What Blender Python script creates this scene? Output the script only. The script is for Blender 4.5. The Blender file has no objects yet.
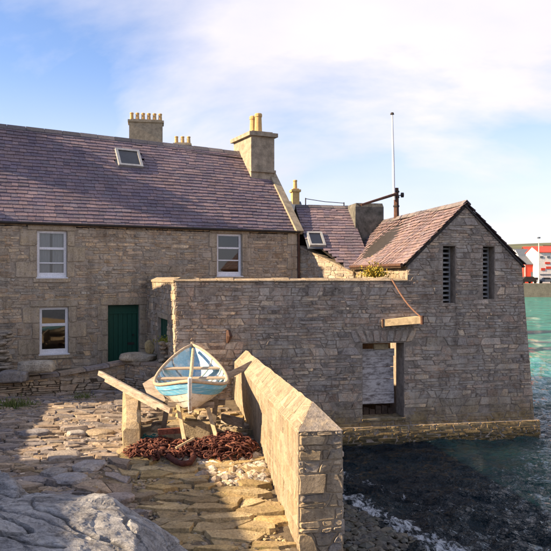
import bpy, bmesh, math, random
from mathutils import Vector, Matrix, noise
from mathutils.geometry import tessellate_polygon
R = math.radians
RNG = random.Random(7)
scene = bpy.context.scene
COL = scene.collection

# ---------------------------------------------------------------- camera
EYE = 4.6            # metres above the water
F = 700.0            # focal length in photo pixels (551 wide)
HZ = 278.0           # horizon row in the photo
cam_d = bpy.data.cameras.new('camera')
cam = bpy.data.objects.new('camera', cam_d); COL.objects.link(cam)
cam.location = (0, 0, EYE); cam.rotation_euler = (R(90), 0, 0)
cam_d.sensor_width = 36; cam_d.lens = 36 * F / 551
cam_d.shift_y = -(HZ - 275.5) / 551 * -1
cam_d.clip_start = 0.1; cam_d.clip_end = 20000
scene.camera = cam

# ---------------------------------------------------------------- sky and sun
SUN_EL, SUN_AZ = 27.5, -101.0       # azimuth from +Y towards +X
w = bpy.data.worlds.new('World'); scene.world = w; w.use_nodes = True
nt = w.node_tree; nt.nodes.clear()
def N(tree, kind, **kw):
    n = tree.nodes.new(kind)
    for k, v in kw.items():
        setattr(n, k, v)
    return n
def LK(tree, a, b): tree.links.new(a, b)
out = N(nt, 'ShaderNodeOutputWorld'); bg = N(nt, 'ShaderNodeBackground')
sky = N(nt, 'ShaderNodeTexSky', sky_type='NISHITA', sun_disc=False)
sky.sun_elevation = R(SUN_EL); sky.sun_rotation = R(SUN_AZ)
sky.altitude = 0; sky.air_density = 1.0; sky.dust_density = 0.2; sky.ozone_density = 3.0
bg.inputs['Strength'].default_value = 0.105
tc = N(nt, 'ShaderNodeTexCoord'); sep = N(nt, 'ShaderNodeSeparateXYZ')
LK(nt, tc.outputs['Generated'], sep.inputs[0])
# clouds lie on a flat layer overhead: direction divided by height
ad = N(nt, 'ShaderNodeMath', operation='ADD'); ad.inputs[1].default_value = 0.45
LK(nt, sep.outputs['Z'], ad.inputs[0])
mx = N(nt, 'ShaderNodeMath', operation='MAXIMUM'); mx.inputs[1].default_value = 0.08
LK(nt, ad.outputs[0], mx.inputs[0])
dv = N(nt, 'ShaderNodeVectorMath', operation='DIVIDE')
cmb = N(nt, 'ShaderNodeCombineXYZ')
for k in range(3): LK(nt, mx.outputs[0], cmb.inputs[k])
LK(nt, tc.outputs['Generated'], dv.inputs[0]); LK(nt, cmb.outputs[0], dv.inputs[1])
mp = N(nt, 'ShaderNodeMapping'); mp.inputs['Location'].default_value = (-8.8207, 17.05, 0.0)
mp.inputs['Scale'].default_value = (0.75, 1.0, 1.0)
LK(nt, dv.outputs[0], mp.inputs[0])
n1 = N(nt, 'ShaderNodeTexNoise'); n1.inputs['Scale'].default_value = 1.25
n1.inputs['Detail'].default_value = 9; n1.inputs['Roughness'].default_value = 0.55
n1.inputs['Distortion'].default_value = 0.35
LK(nt, mp.outputs[0], n1.inputs['Vector'])
cr = N(nt, 'ShaderNodeValToRGB')
cr.color_ramp.elements[0].position = 0.37; cr.color_ramp.elements[0].color = (0, 0, 0, 1)
cr.color_ramp.elements[1].position = 0.57; cr.color_ramp.elements[1].color = (1, 1, 1, 1)
LK(nt, n1.outputs['Fac'], cr.inputs[0])
n2 = N(nt, 'ShaderNodeTexNoise'); n2.inputs['Scale'].default_value = 2.1
n2.inputs['Detail'].default_value = 6
LK(nt, mp.outputs[0], n2.inputs['Vector'])
cc = N(nt, 'ShaderNodeValToRGB')
cc.color_ramp.elements[0].position = 0.33; cc.color_ramp.elements[0].color = (2.95, 2.95, 3.45, 1)
cc.color_ramp.elements[1].position = 0.62; cc.color_ramp.elements[1].color = (3.95, 3.7, 3.85, 1)
LK(nt, n2.outputs['Fac'], cc.inputs[0])
hz_ = N(nt, 'ShaderNodeMapRange'); hz_.interpolation_type = 'SMOOTHSTEP'; LK(nt, sep.outputs['Z'], hz_.inputs[0])
hz_.inputs[1].default_value = 0.0; hz_.inputs[2].default_value = 0.30; hz_.inputs[3].default_value = 0.92; hz_.inputs[4].default_value = 0.0
mxf = N(nt, 'ShaderNodeMath', operation='MAXIMUM'); LK(nt, cr.outputs[0], mxf.inputs[0]); LK(nt, hz_.outputs[0], mxf.inputs[1])
mixc = N(nt, 'ShaderNodeMixRGB'); LK(nt, mxf.outputs[0], mixc.inputs[0])
dim = N(nt, 'ShaderNodeMixRGB', blend_type='MULTIPLY'); dim.inputs[0].default_value = 1.0; dim.inputs[2].default_value = (0.78, 0.74, 0.82, 1)
LK(nt, sky.outputs[0], dim.inputs[1]); LK(nt, dim.outputs[0], mixc.inputs[1]); LK(nt, cc.outputs[0], mixc.inputs[2])
LK(nt, mixc.outputs[0], bg.inputs[0]); LK(nt, bg.outputs[0], out.inputs[0])

sun_d = bpy.data.lights.new('sun', 'SUN'); sun_d.energy = 5.0; sun_d.angle = R(0.55)
sun_d.color = (1.0, 0.77, 0.50)
sun = bpy.data.objects.new('sun', sun_d); COL.objects.link(sun)
SUN = Vector((math.sin(R(SUN_AZ)) * math.cos(R(SUN_EL)), math.cos(R(SUN_AZ)) * math.cos(R(SUN_EL)), math.sin(R(SUN_EL))))
sun.rotation_euler = SUN.to_track_quat('Z', 'Y').to_euler(); sun.location = SUN * 60
vs = scene.view_settings
vs.view_transform = 'Standard'; vs.look = 'None'; vs.exposure = 1.45; vs.gamma = 1.0; vs.use_curve_mapping = False
scene.cycles.use_denoising = True
scene.cycles.max_bounces = 6; scene.cycles.transparent_max_bounces = 8

# ---------------------------------------------------------------- helpers: materials
MATS = {}
def new_mat(name):
    m = bpy.data.materials.new(name); m.use_nodes = True
    t = m.node_tree; b = t.nodes['Principled BSDF']
    MATS[name] = m
    return m, t, b
def pos_noise(t, scale, detail=6, rough=0.6, stretch=None, dist=0.0):
    g_ = N(t, 'ShaderNodeNewGeometry'); v = g_.outputs['Position']
    if stretch:
        mm = N(t, 'ShaderNodeMapping'); mm.inputs['Scale'].default_value = stretch
        LK(t, v, mm.inputs[0]); v = mm.outputs[0]
    n = N(t, 'ShaderNodeTexNoise'); n.inputs['Scale'].default_value = scale
    n.inputs['Detail'].default_value = detail; n.inputs['Roughness'].default_value = rough
    n.inputs['Distortion'].default_value = dist
    LK(t, v, n.inputs['Vector'])
    return n.outputs['Fac']
def ramp(t, fac, *stops):
    r = N(t, 'ShaderNodeValToRGB'); e = r.color_ramp.elements
    while len(e) < len(stops): e.new(0.5)
    for el, (p, c) in zip(e, stops):
        el.position = p
        el.color = (c, c, c, 1) if not isinstance(c, (tuple, list)) else (c[0], c[1], c[2], 1)
    LK(t, fac, r.inputs[0])
    return r.outputs[0]
def mix(t, kind, fac, a, b):
    m = N(t, 'ShaderNodeMixRGB', blend_type=kind)
    for s, v in ((m.inputs[0], fac), (m.inputs[1], a), (m.inputs[2], b)):
        if isinstance(v, (int, float)): s.default_value = v
        elif isinstance(v, (tuple, list)): s.default_value = (v[0], v[1], v[2], 1)
        else: LK(t, v, s)
    return m.outputs[0]
def bump(t, b, h, strength, dist=0.02):
    n = N(t, 'ShaderNodeBump'); n.inputs['Strength'].default_value = strength
    n.inputs['Distance'].default_value = dist
    LK(t, h, n.inputs['Height']); LK(t, n.outputs[0], b.inputs['Normal'])
def attr_col(t):
    a = N(t, 'ShaderNodeAttribute'); a.attribute_name = 'Col'
    return a.outputs['Color']

def stone_mat(name, grain=0.9, lichen=0.35, lichen_col=(0.42, 0.36, 0.22), bumpS=0.8, smear=0.45, patch=0.75,
              smear_col=(0.33, 0.29, 0.24), tide=False, rough=0.9):
    """worn masonry: each stone's own colour, broken by grain, mortar smears and lichen"""
    m, t, b = new_mat(name)
    c = attr_col(t)
    fine = pos_noise(t, 26, 8, 0.7)
    big = pos_noise(t, 1.3, 5, 0.6)
    mid = pos_noise(t, 6.5, 6, 0.65, dist=0.4)
    c = mix(t, 'MULTIPLY', grain, c, ramp(t, fine, (0.28, 0.32), (0.52, 1.0), (0.75, 1.45)))
    c = mix(t, 'MULTIPLY', 0.8, c, ramp(t, big, (0.3, (0.66, 0.68, 0.74)), (0.55, (1.0, 0.98, 0.95)), (0.75, (1.28, 1.16, 1.0))))
    sm = ramp(t, mid, (0.46, 0.0), (0.60, smear))
    c = mix(t, 'MIX', sm, c, smear_col)
    li = pos_noise(t, 3.4, 9, 0.72)
    c = mix(t, 'MIX', ramp(t, li, (0.56, 0.0), (0.68, lichen)), c, lichen_col)
    pat = pos_noise(t, 1.7, 8, 0.68, dist=0.8)              # patches of later pointing
    c = mix(t, 'MIX', ramp(t, pat, (0.52, 0.0), (0.62, patch)), c, tuple(x * 1.12 for x in smear_col))
    stk = pos_noise(t, 2.6, 6, 0.65, stretch=(1.6, 1.6, 0.22))   # damp streaks
    c = mix(t, 'MULTIPLY', 0.75, c, ramp(t, stk, (0.32, (0.55, 0.53, 0.52)), (0.55, 1.0), (0.75, 1.2)))
    dk = pos_noise(t, 10, 8, 0.75, stretch=(0.55, 0.55, 1.6))
    c = mix(t, 'MIX', ramp(t, dk, (0.30, 0.8), (0.41, 0.0)), c, (0.04, 0.037, 0.034))
    if tide:
        # weed and tide stain on the courses the sea wets
        g_ = N(t, 'ShaderNodeNewGeometry'); s_ = N(t, 'ShaderNodeSeparateXYZ'); LK(t, g_.outputs['Position'], s_.inputs[0])
        off = pos_noise(t, 2.2, 6, 0.7, stretch=(1, 1, 0.4))
        ma = N(t, 'ShaderNodeMath', operation='MULTIPLY_ADD'); LK(t, off, ma.inputs[0]); ma.inputs[1].default_value = 1.6
        LK(t, s_.outputs['Z'], ma.inputs[2])
        tc_ = ramp(t, mid, (0.35, (0.10, 0.075, 0.03)), (0.5, (0.24, 0.165, 0.07)), (0.68, (0.36, 0.27, 0.12)))
        c = mix(t, 'MIX', ramp(t, ma.outputs[0], (0.0, 1.0)), c, c)
        fac = N(t, 'ShaderNodeMapRange'); LK(t, ma.outputs[0], fac.inputs[0])
        fac.inputs[1].default_value = 1.25; fac.inputs[2].default_value = 2.1; fac.inputs[3].default_value = 0.88; fac.inputs[4].default_value = 0.0
        c = mix(t, 'MIX', fac.outputs[0], c, tc_)
        wet = N(t, 'ShaderNodeMapRange'); LK(t, s_.outputs['Z'], wet.inputs[0])
        wet.inputs[1].default_value = 0.12; wet.inputs[2].default_value = 0.34; wet.inputs[3].default_value = 0.85; wet.inputs[4].default_value = 0.0
        c = mix(t, 'MIX', wet.outputs[0], c, (0.035, 0.032, 0.015))
    LK(t, c, b.inputs['Base Color']); b.inputs['Roughness'].default_value = rough
    b.inputs['Specular IOR Level'].default_value = 0.25
    h = mix(t, 'ADD', 0.6, fine, mid)
    bump(t, b, h, bumpS, 0.025)
    return m
def plain_mat(name, col, rough=0.6, var=0.35, scale=12, bumpS=0.15, metal=0.0, spec=0.3, stretch=None, col2=None, edge=(0.35, 0.65)):
    m, t, b = new_mat(name)
    f = pos_noise(t, scale, 7, 0.65, stretch)
    c2 = col2 or tuple(x * (1 - var) for x in col)
    c = mix(t, 'MIX', ramp(t, f, (edge[0], 0.0), (edge[1], 1.0)), c2, col)
    fine = pos_noise(t, scale * 6, 5, 0.6, stretch)
    c = mix(t, 'MULTIPLY', 0.5, c, ramp(t, fine, (0.3, 0.65), (0.7, 1.25)))
    LK(t, c, b.inputs['Base Color']); b.inputs['Roughness'].default_value = rough
    b.inputs['Metallic'].default_value = metal; b.inputs['Specular IOR Level'].default_value = spec
    bump(t, b, fine, bumpS, 0.01)
    return m
def attr_mat(name, grain=0.6, scale=30, bumpS=0.3, rough=0.8, spots=None, spec=0.25):
    m, t, b = new_mat(name)
    c = attr_col(t); f = pos_noise(t, scale, 7, 0.65)
    c = mix(t, 'MULTIPLY', grain, c, ramp(t, f, (0.3, 0.45), (0.7, 1.4)))
    bigf = pos_noise(t, 0.9, 5, 0.6)
    c = mix(t, 'MULTIPLY', 0.7, c, ramp(t, bigf, (0.3, 0.75), (0.7, 1.25)))
    if spots:
        s = pos_noise(t, spots[0], 5, 0.7)
        c = mix(t, 'MIX', ramp(t, s, (spots[1], 0.0), (spots[1] + 0.05, 0.85)), c, spots[2])
    LK(t, c, b.inputs['Base Color']); b.inputs['Roughness'].default_value = rough
    b.inputs['Specular IOR Level'].default_value = spec
    bump(t, b, f, bumpS, 0.01)
    return m

stone_mat('house_stone', lichen=0.4, smear=0.75, smear_col=(0.43, 0.355, 0.27), lichen_col=(0.44, 0.36, 0.24))
stone_mat('sea_stone', tide=True, lichen=0.25, smear=0.7, smear_col=(0.44, 0.38, 0.31), lichen_col=(0.36, 0.31, 0.2))
stone_mat('warm_stone', patch=0.35, lichen=0.5, smear=0.75, bumpS=1.0, smear_col=(0.385, 0.31, 0.215), lichen_col=(0.40, 0.30, 0.155))
stone_mat('paving', patch=0.15, lichen=0.35, smear=0.3, smear_col=(0.3, 0.25, 0.2), lichen_col=(0.36, 0.29, 0.16), bumpS=0.8)
stone_mat('slip_stone', patch=0.25, lichen=0.6, smear=0.5, smear_col=(0.33, 0.24, 0.11), lichen_col=(0.25, 0.22, 0.07), bumpS=0.9, rough=0.75)
attr_mat('slate', grain=0.7, scale=22, bumpS=0.35, rough=0.62, spots=(5.0, 0.70, (0.36, 0.34, 0.32)), spec=0.35)
attr_mat('old_slate', grain=0.8, scale=18, bumpS=0.6, rough=0.8, spots=(4.0, 0.655, (0.55, 0.5, 0.44)))
attr_mat('wet_pebble', grain=0.7, scale=18, bumpS=0.5, rough=0.35, spec=0.5)
plain_mat('mortar', (0.43, 0.36, 0.28), 0.95, 0.45, 7, 0.6)
plain_mat('warm_mortar', (0.40, 0.32, 0.225), 0.95, 0.3, 7, 0.6)
plain_mat('sea_mortar', (0.36, 0.29, 0.225), 0.95, 0.5, 6, 0.6)
plain_mat('harl', (0.40, 0.33, 0.24), 0.95, 0.45, 4, 0.8)
plain_mat('dark_harl', (0.16, 0.15, 0.13), 0.95, 0.5, 4, 0.9, col2=(0.06, 0.06, 0.05))
plain_mat('skew_stone', (0.40, 0.33, 0.23), 0.9, 0.4, 5, 0.6)
plain_mat('pot_clay', (0.62, 0.40, 0.17), 0.8, 0.3, 8, 0.2)
plain_mat('pot_rim', (0.30, 0.15, 0.09), 0.8, 0.3, 8, 0.2)
plain_mat('white_paint', (0.78, 0.78, 0.80), 0.45, 0.12, 6, 0.05)
plain_mat('green_paint', (0.012, 0.085, 0.055), 0.45, 0.3, 9, 0.1, stretch=(6, 6, 0.6))
plain_mat('dark_metal', (0.05, 0.042, 0.038), 0.6, 0.4, 9, 0.2, metal=0.3)
plain_mat('brown_iron', (0.12, 0.06, 0.04), 0.8, 0.5, 9, 0.3)
m, t, b = new_mat('rust')
oi = N(t, 'ShaderNodeObjectInfo')
fr1, fr2 = pos_noise(t, 30, 8, 0.7), pos_noise(t, 7, 5, 0.6)
c = ramp(t, oi.outputs['Random'], (0.0, (0.07, 0.03, 0.026)), (0.35, (0.13, 0.05, 0.038)), (0.7, (0.20, 0.08, 0.055)), (1.0, (0.27, 0.125, 0.08)))
c = mix(t, 'MULTIPLY', 0.9, c, ramp(t, fr1, (0.3, 0.3), (0.55, 1.0), (0.75, 1.7)))
c = mix(t, 'MIX', ramp(t, fr2, (0.5, 0.0), (0.65, 0.6)), c, (0.05, 0.028, 0.028))
LK(t, c, b.inputs['Base Color']); b.inputs['Roughness'].default_value = 0.95; b.inputs['Specular IOR Level'].default_value = 0.1
bump(t, b, fr1, 1.0, 0.012)
plain_mat('timber', (0.40, 0.335, 0.27), 0.85, 0.45, 3.5, 0.4, stretch=(.8, 1.6, 5), col2=(.2, .155, .12))
plain_mat('pale_timber', (0.60, 0.46, 0.28), 0.8, 0.4, 9, 0.3)
plain_mat('bleached_board', (0.62, 0.565, 0.53), 0.85, 0.55, 5, 0.4, stretch=(.9, .9, 2.6), col2=(0.20, 0.165, 0.15), edge=(.36, .56))
plain_mat('rotten_wood', (0.10, 0.065, 0.045), 0.9, 0.6, 7, 0.5)
plain_mat('curtain', (0.62, 0.64, 0.68), 0.9, 0.3, 14, 0.1, stretch=(6, 6, 0.3))
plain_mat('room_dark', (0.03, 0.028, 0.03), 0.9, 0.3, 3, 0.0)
plain_mat('boat_white', (0.72, 0.68, 0.60), 0.6, 0.35, 5, 0.2, col2=(0.36, 0.27, 0.19), edge=(0.36, 0.48))
plain_mat('boat_blue', (0.11, 0.36, 0.56), 0.6, 0.2, 5, 0.2, stretch=(.7, .7, 7), col2=(0.34, 0.54, 0.64), edge=(0.34, 0.56))
plain_mat('boat_lining', (0.30, 0.50, 0.62), 0.6, 0.3, 4, 0.15, col2=(0.62, 0.66, 0.66), edge=(0.38, 0.52))
plain_mat('boat_bottom', (0.42, 0.27, 0.2), 0.7, 0.4, 5, 0.2, col2=(0.5, 0.42, 0.33))
plain_mat('boat_wood', (0.47, 0.36, 0.25), 0.7, 0.3, 12, 0.2)
plain_mat('aluminium', (0.42, 0.42, 0.41), 0.5, 0.25, 8, 0.1, metal=0.3)
plain_mat('mast_white', (0.75, 0.75, 0.76), 0.5, 0.1, 6, 0.0)
plain_mat('rope', (0.36, 0.19, 0.12), 0.9, 0.3, 30, 0.3)
plain_mat('teal_net', (0.02, 0.19, 0.19), 0.8, 0.4, 30, 0.4)
plain_mat('red_sheet', (0.58, 0.06, 0.035), 0.6, 0.15, 2, 0.05)
plain_mat('grey_roof', (0.12, 0.14, 0.17), 0.7, 0.2, 1, 0.05)
plain_mat('quay_concrete', (0.27, 0.235, 0.18), 0.9, 0.4, 0.5, 0.3)
plain_mat('far_render', (0.72, 0.66, 0.62), 0.8, 0.15, 0.5, 0.05)
plain_mat('tyre', (0.02, 0.02, 0.02), 0.9, 0.2, 9, 0.0)
plain_mat('hill_grass', (0.13, 0.14, 0.05), 0.95, 0.5, 0.02, 0.0, col2=(0.05, 0.05, 0.055))
plain_mat('earth', (0.16, 0.125, 0.085), 0.95, 0.5, 5, 1.0)
# glass: reflects the sky by its angle, lets the room show
gm, gt, gb = new_mat('glass')
gt.nodes.remove(gb)
go = gt.nodes['Material Output']
tr = N(gt, 'ShaderNodeBsdfTransparent'); gl = N(gt, 'ShaderNodeBsdfGlossy'); gl.inputs['Roughness'].default_value = 0.03
fr = N(gt, 'ShaderNodeFresnel'); fr.inputs[0].default_value = 1.9
tr.inputs[0].default_value = (0.75, 0.78, 0.8, 1)
ms = N(gt, 'ShaderNodeMixShader'); LK(gt, fr.outputs[0], ms.inputs[0]); LK(gt, tr.outputs[0], ms.inputs[1]); LK(gt, gl.outputs[0], ms.inputs[2])
LK(gt, ms.outputs[0], go.inputs[0])
# leaves
def leaf_mat(name, a, b_):
    m, t, b = new_mat(name)
    f = pos_noise(t, 14, 3)
    LK(t, mix(t, 'MIX', ramp(t, f, (0.35, 0.0), (0.65, 1.0)), a, b_), b.inputs['Base Color'])
    b.inputs['Roughness'].default_value = 0.7
leaf_mat('leaf_yellow', (0.42, 0.26, 0.02), (0.20, 0.20, 0.02))
leaf_mat('leaf_moss', (0.16, 0.19, 0.02), (0.30, 0.28, 0.03))
leaf_mat('leaf_grass', (0.06, 0.10, 0.02), (0.14, 0.16, 0.035))

# rock
m, t, b = new_mat('rock')
f1 = pos_noise(t, 2.2, 9, 0.7, stretch=(0.6, 1.6, 3.0), dist=0.6); f2 = pos_noise(t, 22, 8, 0.7)
c = ramp(t, f1, (0.33, (0.09, 0.082, 0.075)), (0.43, (0.25, 0.24, 0.235)), (0.56, (0.37, 0.36, 0.35)), (0.70, (0.50, 0.485, 0.46)))
c = mix(t, 'MULTIPLY', 0.7, c, ramp(t, f2, (0.3, 0.4), (0.55, 1.0), (0.8, 1.4)))
li = pos_noise(t, 1.4, 8, 0.75)
c = mix(t, 'MIX', ramp(t, li, (0.60, 0.0), (0.70, 0.6)), c, (0.26, 0.19, 0.07))
vein = pos_noise(t, 1.1, 10, 0.75, stretch=(0.35, 1.0, 5.0), dist=1.2)
c = mix(t, 'MIX', ramp(t, vein, (0.485, 0.0), (0.497, 0.9), (0.512, 0.0)), c, (0.03, 0.03, 0.035))
c = mix(t, 'MULTIPLY', 1.0, c, attr_col(t))
LK(t, c, b.inputs['Base Color']); b.inputs['Roughness'].default_value = 0.85
bump(t, b, mix(t, 'ADD', 0.8, f1, f2), 0.9, 0.05)

# water: colour of the sea by its depth and bottom (attribute), foam where waves break
m, t, b = new_mat('water')
a = N(t, 'ShaderNodeAttribute'); a.attribute_name = 'Col'
sp = N(t, 'ShaderNodeSeparateColor'); LK(t, a.outputs['Color'], sp.inputs[0])
pn = pos_noise(t, 0.5, 5, 0.6)
deep = mix(t, 'MIX', ramp(t, pn, (0.4, 0.0), (0.65, 1.0)), (0.002, 0.010, 0.018), (0.004, 0.020, 0.028))
shal = mix(t, 'MIX', ramp(t, pn, (0.35, 0.0), (0.65, 1.0)), (0.015, 0.17, 0.16), (0.06, 0.36, 0.29))
c = mix(t, 'MIX', sp.outputs['Green'], deep, shal)
fn = pos_noise(t, 5.5, 9, 0.75, stretch=(1.0, 0.6, 1.0), dist=0.5)
ff = N(t, 'ShaderNodeMath', operation='ADD'); LK(t, fn, ff.inputs[0]); LK(t, sp.outputs['Red'], ff.inputs[1])
fo = ramp(t, ff.outputs[0], (0.90, 0.0), (1.0, 0.9))
c = mix(t, 'MIX', fo, c, (0.72, 0.76, 0.80))
LK(t, c, b.inputs['Base Color'])
LK(t, ramp(t, ff.outputs[0], (0.90, 0.05), (1.0, 0.7)), b.inputs['Roughness'])
b.inputs['IOR'].default_value = 1.33; b.inputs['Specular IOR Level'].default_value = 0.5
wv = pos_noise(t, 2.6, 5, 0.55, stretch=(0.8, 1.5, 1), dist=0.6)
wv2 = pos_noise(t, 11, 4, 0.6, stretch=(0.8, 1.4, 1))
wv3 = pos_noise(t, 0.55, 4, 0.55, stretch=(0.45, 1.0, 1), dist=0.5)
bump(t, b, mix(t, 'ADD', 1.0, mix(t, 'ADD', 0.55, wv, wv2), mix(t, 'MULTIPLY', 1.0, wv3, (3.5, 3.5, 3.5))), 1.0, 0.45)

# ---------------------------------------------------------------- helpers: objects
ORG = {}
def link(o, parent=None):
    COL.objects.link(o)
    if parent is not None:
        o.parent = parent
        o.matrix_parent_inverse = ORG.get(parent.name, Matrix.Identity(4))
    return o
def thing(name, label, cat, loc, group=None):
    o = bpy.data.objects.new(name, None); COL.objects.link(o)
    o.location = loc; o.empty_display_size = 0.3
    ORG[o.name] = Matrix.Translation(-Vector(loc))
    return tag(o, label, cat, group)
def tag(o, label=None, cat=None, group=None, kind=None):
    if label: o['label'] = label
    if cat: o['category'] = cat
    if group: o['group'] = group
    if kind: o['kind'] = kind
    return o
def mesh(name, verts, faces, mat, parent=None, cols=None, smooth=False):
    me = bpy.data.meshes.new(name)
    me.from_pydata([tuple(v) for v in verts], [], faces)
    if cols is not None:
        at = me.color_attributes.new('Col', 'FLOAT_COLOR', 'POINT')
        flat = []
        if len(cols) == 3 and not isinstance(cols[0], (tuple, list)):
            flat = [cols[0], cols[1], cols[2], 1.0] * len(verts)
        else:
            for c_ in cols: flat += [c_[0], c_[1], c_[2], 1.0]
        at.data.foreach_set('color', flat)
    if smooth: me.polygons.foreach_set('use_smooth', [True] * len(me.polygons))
    me.materials.append(MATS[mat]); me.update()
    o = bpy.data.objects.new(name, me)
    return link(o, parent)
class MB:
    """collects shapes for ONE mesh"""
    def __init__(s): s.v = []; s.f = []; s.c = []
    def add(s, v, f, col=(1, 1, 1)):
        k = len(s.v); s.v += [Vector(x) for x in v]; s.f += [tuple(i + k for i in q) for q in f]; s.c += [col] * len(v)
    def box(s, c, d, m=None):
        x, y, z = d[0] / 2, d[1] / 2, d[2] / 2
        vs_ = [Vector((a_ * x, b_ * y, c_ * z)) for c_ in (-1, 1) for b_ in (-1, 1) for a_ in (-1, 1)]
        if m is not None: vs_ = [m @ q for q in vs_]
        s.add([q + Vector(c) for q in vs_], [(0, 2, 3, 1), (4, 5, 7, 6), (0, 1, 5, 4), (2, 6, 7, 3), (0, 4, 6, 2), (1, 3, 7, 5)])
    def hexa(s, p):   # bottom ring 0-3, top ring 4-7
        s.add(p, [(0, 3, 2, 1), (4, 5, 6, 7), (0, 1, 5, 4), (1, 2, 6, 5), (2, 3, 7, 6), (3, 0, 4, 7)])
    def tube(s, pts, r, n=8, cap=True):
        pts = [Vector(p) for p in pts]; rs = r if isinstance(r, (list, tuple)) else [r] * len(pts)
        vs_, fs = [], []
        a_ = None
        for i, p in enumerate(pts):
            d = (pts[min(i + 1, len(pts) - 1)] - pts[max(i - 1, 0)]).normalized()
            if a_ is None: a_ = d.orthogonal().normalized() if abs(d.z) > 0.9 else d.cross(Vector((0, 0, 1))).normalized()
            else: a_ = (a_ - d * a_.dot(d)).normalized()
            b_ = d.cross(a_)
            for k in range(n):
                q = 2 * math.pi * k / n
                vs_.append(p + (a_ * math.cos(q) + b_ * math.sin(q)) * rs[i])
        for i in range(len(pts) - 1):
            for k in range(n):
                fs.append((i * n + k, i * n + (k + 1) % n, (i + 1) * n + (k + 1) % n, (i + 1) * n + k))
        if cap: fs += [tuple(range(n)), tuple(range((len(pts) - 1) * n, len(pts) * n))]
        s.add(vs_, fs)
    def build(s, name, mat, parent=None, smooth=False, cols=False):
        return mesh(name, s.v, s.f, mat, parent, s.c if cols else None, smooth)
def pix_dir(px, py): return Vector(((px - 275.5) / F, 1.0, -(py - HZ) / F))
CAM = Vector((0, 0, EYE))
def at(px, py, Z): return CAM + pix_dir(px, py) * Z
class Plane:
    def __init__(s, O, U, V): s.O = Vector(O); s.U = Vector(U).normalized(); s.V = Vector(V).normalized(); s.N = s.U.cross(s.V)
    def p(s, u, v, d=0.0): return s.O + s.U * u + s.V * v + s.N * d
    def pix(s, px, py):
        r = pix_dir(px, py); k = (s.O - CAM).dot(s.N) / r.dot(s.N)
        q = CAM + r * k - s.O
        return q.dot(s.U), q.dot(s.V)

# -------- 2D cells
def clip(poly, nx, ny, c):
    o = []; n = len(poly)
    for i in range(n):
        a_, b_ = poly[i], poly[(i + 1) % n]
        da = nx * a_[0] + ny * a_[1] - c; db = nx * b_[0] + ny * b_[1] - c
        if da <= 0: o.append(a_)
        if (da < 0 < db) or (db < 0 < da):
            k = da / (da - db); o.append((a_[0] + (b_[0] - a_[0]) * k, a_[1] + (b_[1] - a_[1]) * k))
    return o
def area(p): return 0.5 * sum(p[i][0] * p[(i + 1) % len(p)][1] - p[(i + 1) % len(p)][0] * p[i][1] for i in range(len(p)))
def cent(p): return (sum(q[0] for q in p) / len(p), sum(q[1] for q in p) / len(p))
def inset(poly, g_):
    n = len(poly); r = poly
    for i in range(n):
        a_, b_ = poly[i], poly[(i + 1) % n]
        ex, ey = b_[0] - a_[0], b_[1] - a_[1]; L = math.hypot(ex, ey)
        if L < 1e-6: continue
        nx, ny = ey / L, -ex / L
        r = clip(r, nx, ny, nx * a_[0] + ny * a_[1] - g_)
        if len(r) < 3: return []
    return r
def chaikin(p, k=0.24):
    o = []
    for i in range(len(p)):
        a_, b_ = p[i], p[(i + 1) % len(p)]
        L = math.hypot(b_[0] - a_[0], b_[1] - a_[1])
        if L < 0.012: o.append(((a_[0] + b_[0]) / 2, (a_[1] + b_[1]) / 2)); continue
        o += [(a_[0] + (b_[0] - a_[0]) * k, a_[1] + (b_[1] - a_[1]) * k), (b_[0] - (b_[0] - a_[0]) * k, b_[1] - (b_[1] - a_[1]) * k)]
    return o
def voronoi(pts, an):
    sp_ = [(x / an, y) for x, y in pts]; n = len(sp_)
    xs = [q[0] for q in sp_]; ys = [q[1] for q in sp_]
    A = max((max(xs) - min(xs)) * (max(ys) - min(ys)), 1e-6); sp0 = math.sqrt(A / n); B = sp0 * 2.2
    bins = {}
    for i, (x, y) in enumerate(sp_): bins.setdefault((int(x // B), int(y // B)), []).append(i)
    cells = []
    for i, (x, y) in enumerate(sp_):
        bx, by = int(x // B), int(y // B); nb = []
        for a_ in (-1, 0, 1):
            for b_ in (-1, 0, 1):
                for j in bins.get((bx + a_, by + b_), ()):
                    if j != i: nb.append(((sp_[j][0] - x) ** 2 + (sp_[j][1] - y) ** 2, j))
        nb.sort(); q = sp0 * 1.5
        poly = [(x - q, y - q), (x + q, y - q), (x + q, y + q), (x - q, y + q)]
        for d2, j in nb:
            if d2 < 1e-9: continue
            if d2 > 4 * max((p_[0] - x) ** 2 + (p_[1] - y) ** 2 for p_ in poly): break
            nx, ny = sp_[j][0] - x, sp_[j][1] - y
            poly = clip(poly, nx, ny, nx * (sp_[j][0] + x) / 2 + ny * (sp_[j][1] + y) / 2)
            if len(poly) < 3: break
        cells.append([(p_[0] * an, p_[1]) for p_ in poly] if len(poly) >= 3 else [])
    return cells
def course_pts(u0, u1, v0, v1, w_, h_, rng, jit=0.3):
    pts = []; v = v0
    while v < v1:
        hh = h_ * rng.choice((0.5, 0.65, 0.8, 1.0, 1.3, 1.8, 2.3)); u = u0 - rng.uniform(0, w_)
        while u < u1 + w_:
            ww = w_ * rng.choice((0.35, 0.5, 0.7, 1.0, 1.2, 1.6, 2.2))
            pts.append((u + ww / 2, v + hh / 2 + rng.uniform(-jit, jit) * hh)); u += ww
        v += hh
    return pts
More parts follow.
